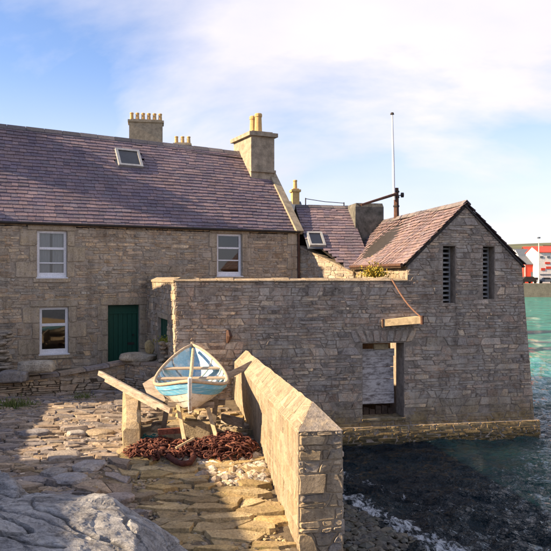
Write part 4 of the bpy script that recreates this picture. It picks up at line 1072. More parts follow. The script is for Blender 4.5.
# heap of small stones with moss on top
heap = thing('stone_heap', 'small heap of pale rubble topped with moss beside the slim green door', 'stone heap', at(168, 362, 19.6))
for k in range(46):
    px, py = ry.uniform(157, 180), ry.uniform(341, 362)
    if px < 160 + (362 - py) * .1 or px > 180 - (362 - py) * .25: continue
    v_, f_ = lump(at(px, py, 19.6 + ry.uniform(-.25, .1)), (ry.uniform(.07, .13), .1, ry.uniform(.04, .07)), ry, k, ns=.3, sub=1, rot=ry.uniform(0, 3))
    mesh('stone', v_, f_, 'warm_stone', heap, pick(WARM_PAL + HOUSE_PAL[:3], ry))
v_, f_ = lump(at(168, 353, 19.72), (.30, .2, .30), ry, 50, ns=.2, sub=2); mesh('core_stone', v_, f_, 'paving', heap, (.2, .17, .13))
def leaves(name, c, d, n, mat, size, rng, parent=None, label=None, cat=None, up=.3, wd=.28):
    q = MB()
    for k in range(n):
        p = Vector((rng.gauss(0, .45), rng.gauss(0, .45), abs(rng.gauss(0, .5))))
        p = Vector((p.x * d[0], p.y * d[1], p.z * d[2])) + Vector(c)
        a_ = Vector((rng.uniform(-1, 1), rng.uniform(-1, 1), rng.uniform(-.2, 1) + up)).normalized() * size * rng.uniform(.6, 1.4); b_ = a_.cross(Vector((rng.uniform(-1, 1), rng.uniform(-1, 1), .3))).normalized() * size * wd
        q.add([p, p + a_ * .5 + b_, p + a_, p + a_ * .5 - b_], [(0, 1, 2, 3)])
    o = q.build(name, mat, parent)
    if label: tag(o, label, cat)
    return o
leaves('moss', at(167, 343, 19.5), (.26, .15, .13), 420, 'leaf_moss', .06, ry, heap)
wpl = thing('wall_plant', 'yellow green plant growing on the sea wall top under the eave', 'plant', lp(.95, .35, W_TOP + .1))
tag(leaves('foliage', lp(.95, .35, W_TOP + .12), (.34, .16, .26), 700, 'leaf_yellow', .08, ry, wpl), kind='stuff')
q = MB()
for k in range(7): q.tube([lp(.95, .35, W_TOP + .08), lp(.95 + ry.uniform(-.2, .2), .35 + ry.uniform(-.1, .1), W_TOP + .3)], .008, 5)
q.build('stem', 'leaf_moss', wpl)
GT = leaves('grass_tuft', at(14, 409, 17.4), (.55, .3, .16), 500, 'leaf_grass', .12, ry, None, 'green grass tuft at the foot of the low wall', 'grass', up=1.2, wd=.09); GT['kind'] = 'stuff'
leaves('weed_tuft', at(82, 399, 18.4), (.3, .15, .1), 160, 'leaf_grass', .08, ry, None, 'small weed at the low wall below the lower window', 'weed', up=1.2, wd=.12)
# stacked flat stones at the left edge
stack = thing('stone_stack', 'stack of dark flat stones against the house wall at left edge', 'stone stack', at(3, 372, 20.2))
for k in range(30):
    py = 332 + k * 1.35
    v_, f_ = lump(at(ry.uniform(-8, 9) * (0.5 + k / 50), py, 20.2 + ry.uniform(-.2, .2)), (ry.uniform(.16, .3), .2, .055), ry, k + 80, ns=.18, sub=2, rot=ry.uniform(-.3, .3), flat=.3)
    mesh('stone', v_, f_, 'house_stone', stack, pick([(.2, .18, .155), (.24, .21, .165), (.28, .245, .19)], ry))

# ================================================================ slipway wall
rw = random.Random(53)
slipw = thing('slipway_wall', 'sunlit pale stone slipway wall with pitched coping running out to the water', 'wall', (wall_x(9.4), 9.4, EYE - 3.8))
WA, WB = Vector((wall_x(9.33), 9.33, 0)), Vector((wall_x(18.6), 18.6, 0)); WD = (WB - WA).normalized(); WX = Vector((WD.y, -WD.x, 0)); WLn = (WB - WA).length
HWD = .30
def wob(k, o): return .022 * noise.noise(Vector((k * 9, o, 0))) + .012 * noise.noise(Vector((k * 31, o, 4)))
def wz(k): return lerp(EYE - 2.04, EYE - 2.22, k) + wob(k, 1)         # eave of the coping
def rz_(k): return lerp(EYE - 1.74, EYE - 1.92, k) + wob(k, 7)        # its ridge
bot = -1.4
core = MB()
sec = []
KS = [0.0, .055] + [.055 + .945 * i / 48 for i in range(1, 49)]
for k in KS:
    c_ = WA + WD * WLn * k
    zt = wz(0) if k == 0 else rz_(k)
    sec.append([c_ - WX * HWD + UP * bot, c_ - WX * HWD + UP * wz(k), c_ + UP * (wz(0) + .0 if k == 0 else zt), c_ + WX * HWD + UP * wz(k), c_ + WX * HWD + UP * bot])
v_ = [p for s_ in sec for p in s_]; f_ = [(0, 1, 2, 3, 4), tuple(5 * (len(KS) - 1) + i for i in (0, 4, 3, 2, 1))]
for j in range(len(KS) - 1):
    for i in range(5): f_.append((j * 5 + i, j * 5 + (i + 1) % 5, (j + 1) * 5 + (i + 1) % 5, (j + 1) * 5 + i))
core.add(v_, f_); sw = core.build('wall', 'warm_mortar', slipw)
LFT = Plane(WB - WX * HWD, -WD, UP)                       # left face, u from far to near
FRT = Plane(WA - WX * HWD, WX, UP)                        # near end
# harled faces with stones showing through
def wl_col(pal): return lambda: pick(pal, rw)
its = rubble(LFT, (0, WLn, EYE - 4.2, EYE - 2.05), .55, .22, WARM_PAL, rw, halfs=[((wz(1) - wz(0)), WLn, WLn * wz(1))], relief=.004, gap=.001, var=.07)
emit(sw, its, 'stone', 'warm_stone', 300)
its = rubble(FRT, (0, 2 * HWD, .0, wz(0)), .30, .13, [(.44, .36, .26), (.48, .385, .27), (.36, .31, .25), (.28, .25, .22), (.52, .41, .27)], rw, relief=.03, gap=.008, bev=.016)
emit(sw, its, 'stone', 'warm_stone', 300)
RGT = Plane(WA + WX * HWD, WD, UP)
its = rubble(RGT, (0, WLn, 0, wz(1)), .42, .17, SEA_PAL, rw, relief=.02); emit(sw, its, 'stone', 'sea_stone', 40)
# coping slopes
lean = math.atan2(.30, HWD)
CU = (WX * math.cos(lean) + UP * math.sin(lean)); CUr = (-WX * math.cos(lean) + UP * math.sin(lean)); CS = HWD / math.cos(lean)
tilt = (Vector((0, 0, wz(0))) - Vector((0, 0, wz(1)))) / WLn
def slope_map(side_):
    def f(u, v, d):       # u from near end, v up the slope
        k = u / WLn; base = WA + WD * u + (WX * HWD * side_) + UP * wz(k)
        hgt_ = rz_(k) - wz(k); up_ = (-WX * side_ * HWD + UP * hgt_) / CS; nn = (WX * side_ * .30 + UP * HWD).normalized()
        return base + up_ * v + nn * d
    return f
for side_, most in ((-1, 300), (1, 40)):
    its = []
    hip = (-1 if True else 1)
    for it in rubble(None, (0, WLn, 0, CS), .55, .24, [(.385, .305, .21), (.40, .32, .225), (.365, .285, .195)], rw, halfs=[(-CS, .055 * WLn, 0.0)], relief=.004, mpf=slope_map(side_), gap=.001, var=.06): its.append(it)
    emit(sw, its, 'coping_stone', 'warm_stone', most)
hp = [WA - WX * HWD + UP * (wz(0) + .004) - WD * .02, WA + WX * HWD + UP * (wz(0) + .004) - WD * .02, WA + WD * WLn * .055 + UP * (rz_(.055) + .012)]
mesh('hip_stone', hp + [q - UP * .05 + WD * .03 for q in hp], [(0, 1, 2), (0, 3, 4, 1), (1, 4, 5, 2), (2, 5, 3, 0)], 'warm_stone', sw, (.36, .31, .26))

# ================================================================ paving of the yard shore, slip slabs
rp = random.Random(61)
def gmap(lift=0.0, tilt_=0.0):
    return lambda u, v, d: Vector((u, v, ground_z(u, v) + lift + d))
def paving_cells(bounds, w_, h_, an, pal, rng, ok, relief, gap, bev, rough=.02):
    items = []; u0, u1, v0, v1 = bounds
    for poly in voronoi(course_pts(u0, u1, v0, v1, w_, h_, rng, .45), an):
        if len(poly) < 3: continue
        c_ = cent(poly)
        if not ok(*c_): continue
        lf = rng.uniform(-.4, 1) * rough
        g_ = stone_geom(poly, lambda u, v, d: Vector((u, v, ground_z(u, v) + d + lf)), relief, rng, gap=gap, bev=bev, back=-.08)
        if g_: items.append((g_[0], g_[1], pick(pal, rng, .25)))
    return items
def ret_front(X, Z):
    if X < -6: a_, b_ = ya[0], ya[1]
    elif X < -4.36: a_, b_ = ya[1], ya[2]
    else: a_, b_ = ya[2], ya[3]
    return (X - a_.x) * (b_.y - a_.y) - (Z - a_.y) * (b_.x - a_.x) > 0.02
okA = lambda X, Z: ret_front(X, Z) and X < -2.95 + .04 * math.sin(Z * 3) and X > -.46 * Z - .6 and not (Z < 12.6 and X > -2.7)
itsA = paving_cells((-9.4, -2.4, 12.2, 20.4), .40, .17, 2.1, PAVE_PAL, rp, okA, .045, .02, .02, .05)
okB = lambda X, Z: X > -.46 * Z - .6 and X < -1.9 - .15 * (Z - 9.5) - .25 * math.sin(Z * 2.2)
itsB = paving_cells((-6.4, -1.2, 8.2, 12.2), .34, .15, 2.0, PAVE_PAL + [(.25, .19, .12), (.28, .21, .12)], rp, okB, .04, .02, .018, .05)
emit(ground, itsA + itsB, 'paving_stone', 'paving', 300, 'small_paving_stones')
SLIP_PAL = [(0.459, 0.344, 0.176), (0.405, 0.304, 0.162), (0.513, 0.405, 0.23), (0.365, 0.284, 0.162), (0.486, 0.351, 0.162), (0.338, 0.27, 0.176)]
okS = lambda X, Z: X < wall_x(Z) - HWD - .06 and not okB(X, Z) and X > -3.0 and not (Z > 12.35 and X < -2.5)
itsS = paving_cells((-3.0, 1.0, 7.4, 12.4), .52, .17, 2.6, SLIP_PAL, rp, okS, .045, .012, .018, .05)
itsS += paving_cells((-2.7, 1.0, 12.4, 18.4), .38, .22, 1.5, PAVE_PAL + SLIP_PAL, rp, lambda X, Z: X < wall_x(Z) - HWD - .05 and X > -2.6 and ret_front(X, Z) and (Z < 17.8), .05, .03, .04, .04)
slip = mesh('slipway', [(-2.6, 7.4, ground_z(-2.6, 7.4) - .1), (wall_x(7.4) - .3, 7.4, ground_z(0, 7.4) - .1), (wall_x(18.2) - .34, 18.2, ground_z(-1.4, 18.2) - .1), (-2.6, 18.2, ground_z(-2.4, 18.2) - .1)], [(0, 1, 2, 3)], 'earth'); slip['kind'] = 'structure'
emit(slip, itsS, 'slip_stone', 'slip_stone', 300, 'small_slip_stones')
# larger flagstones seen on the shore
for k, (x, y, sx_, sz_, col_) in enumerate([(64, 464, .30, .19, (.33, .29, .25)), (90, 473, .26, .17, (.38, .36, .35)), (70, 484, .28, .15, (.36, .35, .35)), (54, 479, .2, .12, (.3, .28, .26)), (118, 492, .26, .12, (.36, .31, .28)), (76, 441, .2, .1, (.4, .38, .36)), (35, 440, .3, .12, (.29, .28, .29)), (100, 440, .3, .12, (.4, .32, .22))]):
    Z_ = 3.34 * F / (y - HZ); X_ = (x - 275.5) / F * Z_
    v_, f_ = lump((X_, Z_, ground_z(X_, Z_) + .05), (sx_, sz_ * 1.7, .075), rp, k + 200, ns=.22, sub=2, rot=rp.uniform(-.5, .5), flat=.35)
    mesh('flagstone', v_, f_, 'paving', ground, col_)
# loose shore pebbles
q = MB(); ico = lump((0, 0, 0), (1, 1, 1), rp, 1, sub=1, ns=.15)
def scatter(n, fx, pal, size, q):
    for k in range(n):
        X_, Z_ = fx(); s_ = size * rp.uniform(.5, 1.5); c_ = pick(pal, rp, .3); a_ = rp.uniform(0, 3.1); z_ = ground_z(X_, Z_) + s_ * .3
        sxx, syy, szz = rp.uniform(.8, 1.5), rp.uniform(.7, 1.1), rp.uniform(.4, .7)
        m_ = Matrix.Rotation(a_, 3, 'Z')
        q.add([m_ @ Vector((v.x * sxx * s_, v.y * syy * s_, v.z * szz * s_)) + Vector((X_, Z_, z_)) for v in ico[0]], ico[1], c_)
scatter(420, lambda: (lambda Z: (wall_x(Z) - HWD - .05 - abs(rp.gauss(0, .55)), Z))(rp.uniform(11.5, 13.6)), [(.55, .48, .37), (.62, .57, .48), (.45, .33, .2), (.5, .4, .28), (.3, .26, .22)], .075, q)
scatter(1300, lambda: (lambda Z: (rp.uniform(-2.4, wall_x(Z) - .4), Z))(rp.uniform(8.6, 12.6)), [(.42, .33, .19), (.36, .28, .15), (.3, .25, .17)], .035, q)
scatter(380, lambda: (rp.uniform(-2.6, -.6), rp.uniform(12.6, 15.2)), [(.42, .35, .25), (.35, .28, .19), (.25, .2, .15), (.48, .4, .3)], .075, q)
tag(q.build('slip_pebbles', 'paving', None, cols=True), 'pale pebbles strewn over the slipway by the rusty chain', 'pebbles', kind='stuff')
q = MB()
def beach():
    Z = rp.uniform(9.6, 15); d = rp.uniform(-.25, 1.3); X = 1.0 - (d + .436 * (Z - 14.8)) / .9
    return X, Z
scatter(900, beach, [(.02, .02, .018), (.03, .032, .022), (.045, .042, .026), (.055, .045, .028)], .085, q)
tag(q.build('beach_pebbles', 'wet_pebble', None, cols=True), 'dark wet pebbles at the water edge right of the slipway wall', 'pebbles', kind='stuff')
q = MB(); scatter(1100, lambda: (rp.uniform(-7, -2.9), rp.uniform(11, 18.6)), PAVE_PAL + [(.5, .44, .37)], .06, q); scatter(2600, lambda: (rp.uniform(-6, -1.5), rp.uniform(8.4, 13)), PAVE_PAL + [(.4, .31, .19)], .03, q)
tag(q.build('shore_chips', 'paving', None, cols=True), 'loose stone chips on the shore left of the slip', 'stones', kind='stuff')
# kerb pier between shore and slip
kerb = thing('kerb_pier', 'narrow sunlit stone kerb beside the boat with a timber lying on it', 'kerb', (-2.72, 13.6, EYE - 3.3))
def kp(x, y): return x, y
sec = []
for (Z_, zt) in ((13.05, -2.80), (13.12, -2.70), (13.35, -2.66), (13.6, -2.60), (13.9, -2.56), (14.2, -2.48), (14.7, -2.47), (15.2, -2.42)):
    xl, xr = (122.5 - 275.5) / F * Z_ , (140.5 - 275.5) / F * Z_
    sec.append([Vector((xl, Z_, EYE - 3.6)), Vector((xl + .01, Z_, EYE + zt - .05)), Vector((xl + .06, Z_, EYE + zt)), Vector((xr - .06, Z_, EYE + zt)), Vector((xr - .01, Z_, EYE + zt - .05)), Vector((xr, Z_, EYE - 3.6))])
sec = [[p + Vector((rp.uniform(-.022, .022), rp.uniform(-.02, .02), rp.uniform(-.025, .02))) for p in s_] for s_ in sec]
v_ = [p for s_ in sec for p in s_]; f_ = [(0, 1, 2, 3, 4, 5), tuple(range(47, 41, -1))]
for j in range(7):
    for i in range(6): f_.append((j * 6 + i, j * 6 + (i + 1) % 6, (j + 1) * 6 + (i + 1) % 6, (j + 1) * 6 + i))
mesh('kerb_stone', v_, f_, 'warm_stone', kerb, (.47, .36, .22))
mesh('kerb_foot', *lump((-2.68, 13.0, EYE - 3.22), (.3, .22, .12), rp, 77, sub=2), 'slip_stone', kerb, (.33, .26, .16))

# ================================================================ foreground rock
def outcrop(name, label, c, d, seed, sub=5, dip=0.0):
    rr = random.Random(int(seed * 10)); planes = [(Vector((0.1, -.1, 1)).normalized(), .80)]
    for k in range(22): planes.append((Vector((rr.gauss(0, 1), rr.gauss(0, 1), rr.gauss(.2, .8))).normalized(), rr.uniform(.82, 1.1)))
    cracks = []
    for k in range(7): cracks.append((Vector((rr.gauss(.30, .12), rr.gauss(.45, .15), rr.gauss(.8, .15))).normalized(), -.45 + .17 * k + rr.uniform(-.05, .05), rr.uniform(.02, .06)))
    cols = []
    bm = bmesh.new(); bmesh.ops.create_icosphere(bm, subdivisions=sub, radius=1.0); vs_ = []
    for v in bm.verts:
        p = v.co.copy(); n_ = p.normalized(); s = Vector((seed, seed * .3, 0))
        rad = 9.0
        for (m_, h_) in planes:
            dt = n_.dot(m_)
            if dt > .05: rad = min(rad, h_ / dt)
        p = n_ * min(rad, 1.45)
        k = 1 + .08 * noise.noise(p * 1.2 + s) + .05 * noise.noise(p * 2.9 + s) + .02 * noise.noise(p * 7 + s)
        w3 = Vector((p.x * d[0], p.y * d[1], p.z * d[2])) * k
        # bedding ledges dipping to the right
        q_ = w3.z + .22 * w3.x + .06 * noise.noise(w3 * 1.5 + s); st = .17
        fr_ = q_ / st - math.floor(q_ / st); w3 += Vector((n_.x, n_.y, .25)) * (.07 * (smooth(.0, .12, fr_) * (1 - .5 * fr_) - .5))
        c2 = abs(noise.noise(Vector((w3.x * .55 + seed, w3.y * 1.7, w3.z * .4)))); w3 -= n_ * .12 * (1 - smooth(.0, .03, c2))
        w3 += n_ * (.022 * noise.noise(w3 * 9) + .012 * abs(noise.noise(w3 * 21)))
        ck = 0.0
        for (m_, h_, dp) in cracks:
            e_ = abs(w3.dot(m_) - h_ + .10 * noise.noise(w3 * 1.7 + s) + .03 * noise.noise(w3 * 6 + s)); g_ = 1 - smooth(.0, .028, e_)
            if noise.noise(w3 * .9 + s * 2 + m_ * 5) < -.15: g_ = 0
            w3 -= n_ * dp * g_; ck = max(ck, 1 - smooth(.0, .018, e_) if g_ else 0)
        cols.append((1 - .85 * ck,) * 3)
        w3.z -= dip * w3.x
        vs_.append(w3 + Vector(c))
    fs = [tuple(v.index for v in f.verts) for f in bm.faces]; bm.free()
    return tag(mesh(name, vs_, fs, 'rock', None, cols), label, 'rock')
outcrop('shore_rock', 'large blue grey rock filling the bottom left corner', (-2.3, 7.15, EYE - 3.08), (1.45, 1.25, .72), 4.2, 7, .22)
outcrop('shore_rock', 'upright grey rock at the left edge behind the large blue grey rock', (-3.3, 8.3, EYE - 3.15), (.55, .8, .75), 8.7, 6)
leaves('seaweed', (-3.0, 7.5, EYE - 2.85), (.12, .4, .16), 500, 'leaf_moss', .10, rp, None, 'olive weed hanging on the rock at bottom left', 'seaweed', up=-.6)

# ================================================================ boat
rbt = random.Random(71)
bow, stern = Vector((-1.56, 12.75, 0)), Vector((-1.96, 16.5, 0))
bl_ = (stern - bow); BLEN = bl_.length; by = bl_.normalized(); bx_ = Vector((by.y, -by.x, 0))
BZ = EYE - 2.56
def hull(t_, q_, off=0.0):
    """t -1 bow .. 1 stern, q 0 keel .. 1 gunwale"""
    b_ = .76 * max(0.0, 1 - abs(t_) ** 2.3) ** .75
    zs = .44 + .34 * t_ * t_ + (.10 if t_ > 0 else 0) * abs(t_) ** 3; zk = .02 + .16 * abs(t_) ** 5
    x = b_ * (math.sin(q_ * math.pi / 2) ** 1.12) * (1 - .10 * (1 - q_)); z = lerp(zk, zs, (q_ ** 1.25))
    y = t_ * (BLEN / 2) * lerp(.80, 1.0, q_ ** .6)
    return max(0.0, x - off), y, z
def bw(x, y, z):
    c_ = (bow + stern) / 2
    return c_ + bx_ * x + by * y + UP * (BZ + z + y * .055)
boat = thing('rowing_boat', 'old blue and white double ended wooden boat propped up on the slip', 'boat', bw(0, 0, 0))
QS = [0, .24, .46, .68, .84, 1.0]; NT = 28
for s in (-1, 1):
    for k in range(5):
        v_, f_ = [], []
        for i in range(NT + 1):
            t_ = -1 + 2 * i / NT
            for (qq, oo) in ((QS[k], -.014), (lerp(QS[k], QS[k + 1], .5), -.006), (QS[k + 1] + (.015 if k < 4 else 0), 0)):
                x, y, z = hull(t_, min(1, qq)); x = x - (oo if abs(t_) < .98 else 0); v_.append(bw(s * x, y, z))
        for i in range(NT):
            for j in range(2): f_.append((i * 3 + j, i * 3 + j + 1, (i + 1) * 3 + j + 1, (i + 1) * 3 + j))
        mesh('strake', v_, f_, ('boat_bottom', 'boat_white', 'boat_white', 'boat_blue', 'boat_blue')[k], boat, smooth=True)
v_, f_ = [], []
for i in range(NT + 1):
    t_ = (-1 + 2 * i / NT) * .97
    for j in range(-6, 7):
        x, y, z = hull(t_, abs(j) / 6, .035); v_.append(bw(math.copysign(x, j), y, z + .02 * (1 - abs(j) / 6)))
for i in range(NT):
    for j in range(12): f_.append((i * 13 + j, i * 13 + j + 1, (i + 1) * 13 + j + 1, (i + 1) * 13 + j))
mesh('lining', v_, f_, 'boat_lining', boat, smooth=True)
for s in (-1, 1):      # gunwales
    pts = []
    for i in range(NT + 1):
        x, y, z = hull(-1 + 2 * i / NT, 1.0); pts.append(bw(s * (x - .01), y, z + .01))
    q = MB(); q.tube(pts, .034, 8); q.build('gunwale', 'boat_wood', boat, smooth=True)
for e in (-1, 1):      # stems
    pts = []
    for k in range(9):
        x, y, z = hull(e, k / 8); pts.append(bw(0, y + e * .02, z + (.07 if k == 8 else 0)))
    q = MB(); q.tube(pts, .038, 6); q.build('stem', 'boat_white' if e < 0 else 'boat_wood', boat)
q = MB(); q.tube([bw(0, hull(t_, 0)[1], hull(t_, 0)[2] - .03) for t_ in [x / 6 for x in range(-6, 7)]], .04, 6); q.build('keel', 'boat_white', boat)
for (t_, m_) in ((-.42, 'boat_wood'), (.12, 'boat_wood'), (.50, 'boat_wood')):
    x, y, z = hull(t_, .92, .02); q = MB(); q.hexa([bw(-x, y - .11, z), bw(x, y - .11, z), bw(x, y + .11, z), bw(-x, y + .11, z), bw(-x, y - .11, z + .03), bw(x, y - .11, z + .03), bw(x, y + .11, z + .03), bw(-x, y + .11, z + .03)]); q.build('thwart', m_, boat)
for t_ in (-.7, -.55, -.25, -.08, .25, .4, .7):
    pts = []
    for j in range(-8, 9):
        x, y, z = hull(t_, abs(j) / 8, .05); pts.append(bw(math.copysign(x, j) if j else 0, y, z + .02))
    q = MB(); q.tube(pts, .018, 5); q.build('rib', 'boat_white', boat)
oar = thing('boat_spar', 'long pale spar lying lengthwise inside the blue and white boat', 'spar', bw(0, 1.4, .5))
q = MB(); q.tube([bw(.02, 1.72, .80), bw(.0, .2, .56), bw(-.03, -1.25, .50)], [.035, .04, .03], 8); q.build('shaft', 'pale_timber', oar)
# cradle under the boat
cr_ = thing('boat_cradle', 'rough timber cradle with splayed legs under the boat', 'cradle', bw(0, -.9, -.6))
def post(parent, A_, B_, r, mat, name='leg'):
    A_, B_ = Vector(A_), Vector(B_); d = (B_ - A_).normalized(); a_ = d.cross(Vector((0, 1, 0)) if abs(d.y) < .9 else UP).normalized(); b_ = d.cross(a_); rr = r if isinstance(r, tuple) else (r, r)
    q = MB(); q.hexa([A_ - a_ * rr[0] - b_ * rr[1], A_ + a_ * rr[0] - b_ * rr[1], A_ + a_ * rr[0] + b_ * rr[1], A_ - a_ * rr[0] + b_ * rr[1], B_ - a_ * rr[0] - b_ * rr[1], B_ + a_ * rr[0] - b_ * rr[1], B_ + a_ * rr[0] + b_ * rr[1], B_ - a_ * rr[0] + b_ * rr[1]])
    return q.build(name, mat, parent)
gz = lambda X, Z: ground_z(X, Z)
A_ = at(178, 405, 13.5); B_ = at(187, 434, 13.0); B_.z = gz(B_.x, B_.y) + .02; post(cr_, A_, B_, .035, 'pale_timber')
A_ = at(208, 408, 13.5); B_ = at(221, 438, 13.0); B_.z = gz(B_.x, B_.y) + .02; post(cr_, A_, B_, .035, 'pale_timber')
A_ = at(168, 400, 14.6); B_ = at(163, 420, 14.6); B_.z = gz(B_.x, B_.y); post(cr_, A_, B_, .05, 'timber')
A_ = at(216, 398, 14.8); B_ = at(213, 425, 14.8); B_.z = gz(B_.x, B_.y); post(cr_, A_, B_, .05, 'timber')
post(cr_, at(168, 404, 13.6), at(214, 405, 13.6), (.05, .06), 'timber', 'cross_beam')
post(cr_, at(150, 402, 15.4), at(225, 402, 15.4), (.06, .07), 'timber', 'cross_beam')
A_ = at(189, 418, 13.9); q = MB(); q.box((A_.x, A_.y, gz(A_.x, A_.y) + .17), (.85, .35, .34)); mesh('keel_block', q.v, q.f, 'warm_stone', cr_, (.42, .34, .22))
# long timbers
def plank(label, A_, B_, r, mat, name='timber_plank'):
    A_, B_ = Vector(A_), Vector(B_)
    t0 = thing(name, label, 'timber', (A_ + B_) / 2); post(t0, A_, B_, r, mat, 'plank'); return t0
plank('long grey timber slanting over the kerb left of the boat', at(99.5, 373, 15.2), at(171, 411, 13.25), (.05, .035), 'timber')
plank('second long timber just below the upper slanting one left of the boat', at(106, 380, 15.3), at(158, 408, 13.6), (.04, .03), 'timber')
plank('short pale board leaning up behind the timbers left of the boat', at(149, 380, 15.4), at(160, 405, 15.0), (.16, .02), 'timber')
plank('grey oar blade sticking out between boat and slipway wall', at(226, 377, 15.9), at(252, 363.5, 16.4), (.07, .025), 'timber')
plank('thin upright stick beside the boat near the slipway wall', at(235, 377, 15.2), at(233, 398, 15.2), (.02, .02), 'pale_timber')
plank('thin pale stick lying on the rusty chain', at(176, 448, 12.4), at(194, 438, 12.8), (.018, .018), 'pale_timber')
plank('dark plank lying under the boat beside the slipway wall', at(222, 418, 14.6), at(243, 423, 14.2), (.09, .03), 'timber')
plank('rusty pipe lying behind the left chain heap', at(158, 432, 13.2), at(184, 430, 13.3), (.05, .05), 'rust', 'rusty_pipe')

# ================================================================ rusty chain
def link_mesh():
    v_, f_ = [], []; n_, m_ = 18, 7
    for i in range(n_):
        a_ = 2 * math.pi * i / n_; cx, cy = math.cos(a_), math.sin(a_)
        c_ = Vector((cx * .058, cy * .058 + math.copysign(.045, cy) * min(1, abs(cy) * 2), 0)); o_ = Vector((cx, cy, 0))
        for j in range(m_):
            b_ = 2 * math.pi * j / m_; v_.append(c_ + (o_ * math.cos(b_) + UP * math.sin(b_)) * .0165)
    for i in range(n_):
        for j in range(m_): f_.append((i * m_ + j, i * m_ + (j + 1) % m_, ((i + 1) % n_) * m_ + (j + 1) % m_, ((i + 1) % n_) * m_ + j))
    me = bpy.data.meshes.new('chain_link'); me.from_pydata([tuple(x) for x in v_], [], f_); me.materials.append(MATS['rust']); me.polygons.foreach_set('use_smooth', [True] * len(me.polygons))
    return me
LINK = link_mesh(); rc_ = random.Random(83)
def chain(label, c, rx, ryy, hgt, n_):
    t0 = thing('rusty_chain', label, 'chain', (c[0], c[1], gz(c[0], c[1]))); p = Vector((c[0], c[1], 0)); ang = rc_.uniform(0, 6); roll = 0; T = ORG[t0.name]
    for k in range(n_):
        ang += rc_.gauss(0, .75); d = Vector((math.cos(ang), math.sin(ang) * .7, 0))
        nxt = p + d * .11; e = ((nxt.x - c[0]) / rx) ** 2 + ((nxt.y - c[1]) / ryy) ** 2
        if e > 1:
            ang = math.atan2(c[1] - p.y, c[0] - p.x) + rc_.uniform(-.7, .7); d = Vector((math.cos(ang), math.sin(ang), 0)); nxt = p + d * .11; e = min(1, e)
        top = hgt * max(0, 1 - e) ** .6; z = gz(nxt.x, nxt.y) + .06 + top * rc_.uniform(.25, 1) ** .6
        o = bpy.data.objects.new('chain_link', LINK); link(o, t0)
        pitch_ = rc_.gauss(0, .35); roll += math.pi / 2 + rc_.gauss(0, .35)
        o.matrix_basis = Matrix.Translation(Vector((nxt.x, nxt.y, z))) @ Matrix.Rotation(ang - math.pi / 2, 4, 'Z') @ Matrix.Rotation(pitch_, 4, 'X') @ Matrix.Rotation(roll, 4, 'Y') @ Matrix.Scale(rc_.uniform(.62, .98), 4)
        p = nxt
chain('heap of rusty chain piled against the slipway wall', (-.92, 13.0), .6, .6, .27, 300)
chain('heap of rusty chain lying beside the kerb', (-2.22, 12.95), .55, .55, .18, 240)
chain('loose run of rusty chain in front of the boat keel', (-1.6, 13.0), .5, .42, .15, 150)
sh = thing('rusty_shackle', 'thick rusty hook lying in front of the chain heaps', 'hook', at(182, 460, 12.6))
pts = []
for k in range(17):
    t_ = k / 16; pp = [(164, 448), (170, 458), (180, 464), (190, 463), (194, 456), (190, 450), (180, 447), (170, 443)]
    f_ = t_ * (len(pp) - 1); i = min(int(f_), len(pp) - 2); fx = f_ - i
    x, y = lerp(pp[i][0], pp[i + 1][0], fx), lerp(pp[i][1], pp[i + 1][1], fx)
    Z_ = 3.26 * F / (y - HZ); P_ = at(x, y, Z_); P_ = at(x, y, Z_ - .25); P_.z = max(P_.z, gz(P_.x, P_.y) + .09); pts.append(P_)
q = MB(); q.tube(pts, .052, 8); q.build('bent_bar', 'rust', sh, smooth=True)
q = MB()
for k in range(220):
    p = Vector((rc_.gauss(-2.45, .12), rc_.gauss(13.5, .12), 0)); p.z = gz(p.x, p.y) + rc_.uniform(.04, .16); d = Vector((rc_.uniform(-1, 1), rc_.uniform(-1, 1), rc_.uniform(-.3, .3))) * .1
    q.tube([p, p + d * .5 + UP * .02, p + d], .008, 4, cap=False)
tag(q.build('fishing_net', 'teal_net'), 'scrap of teal net beside the kerb and rusty chain', 'net')

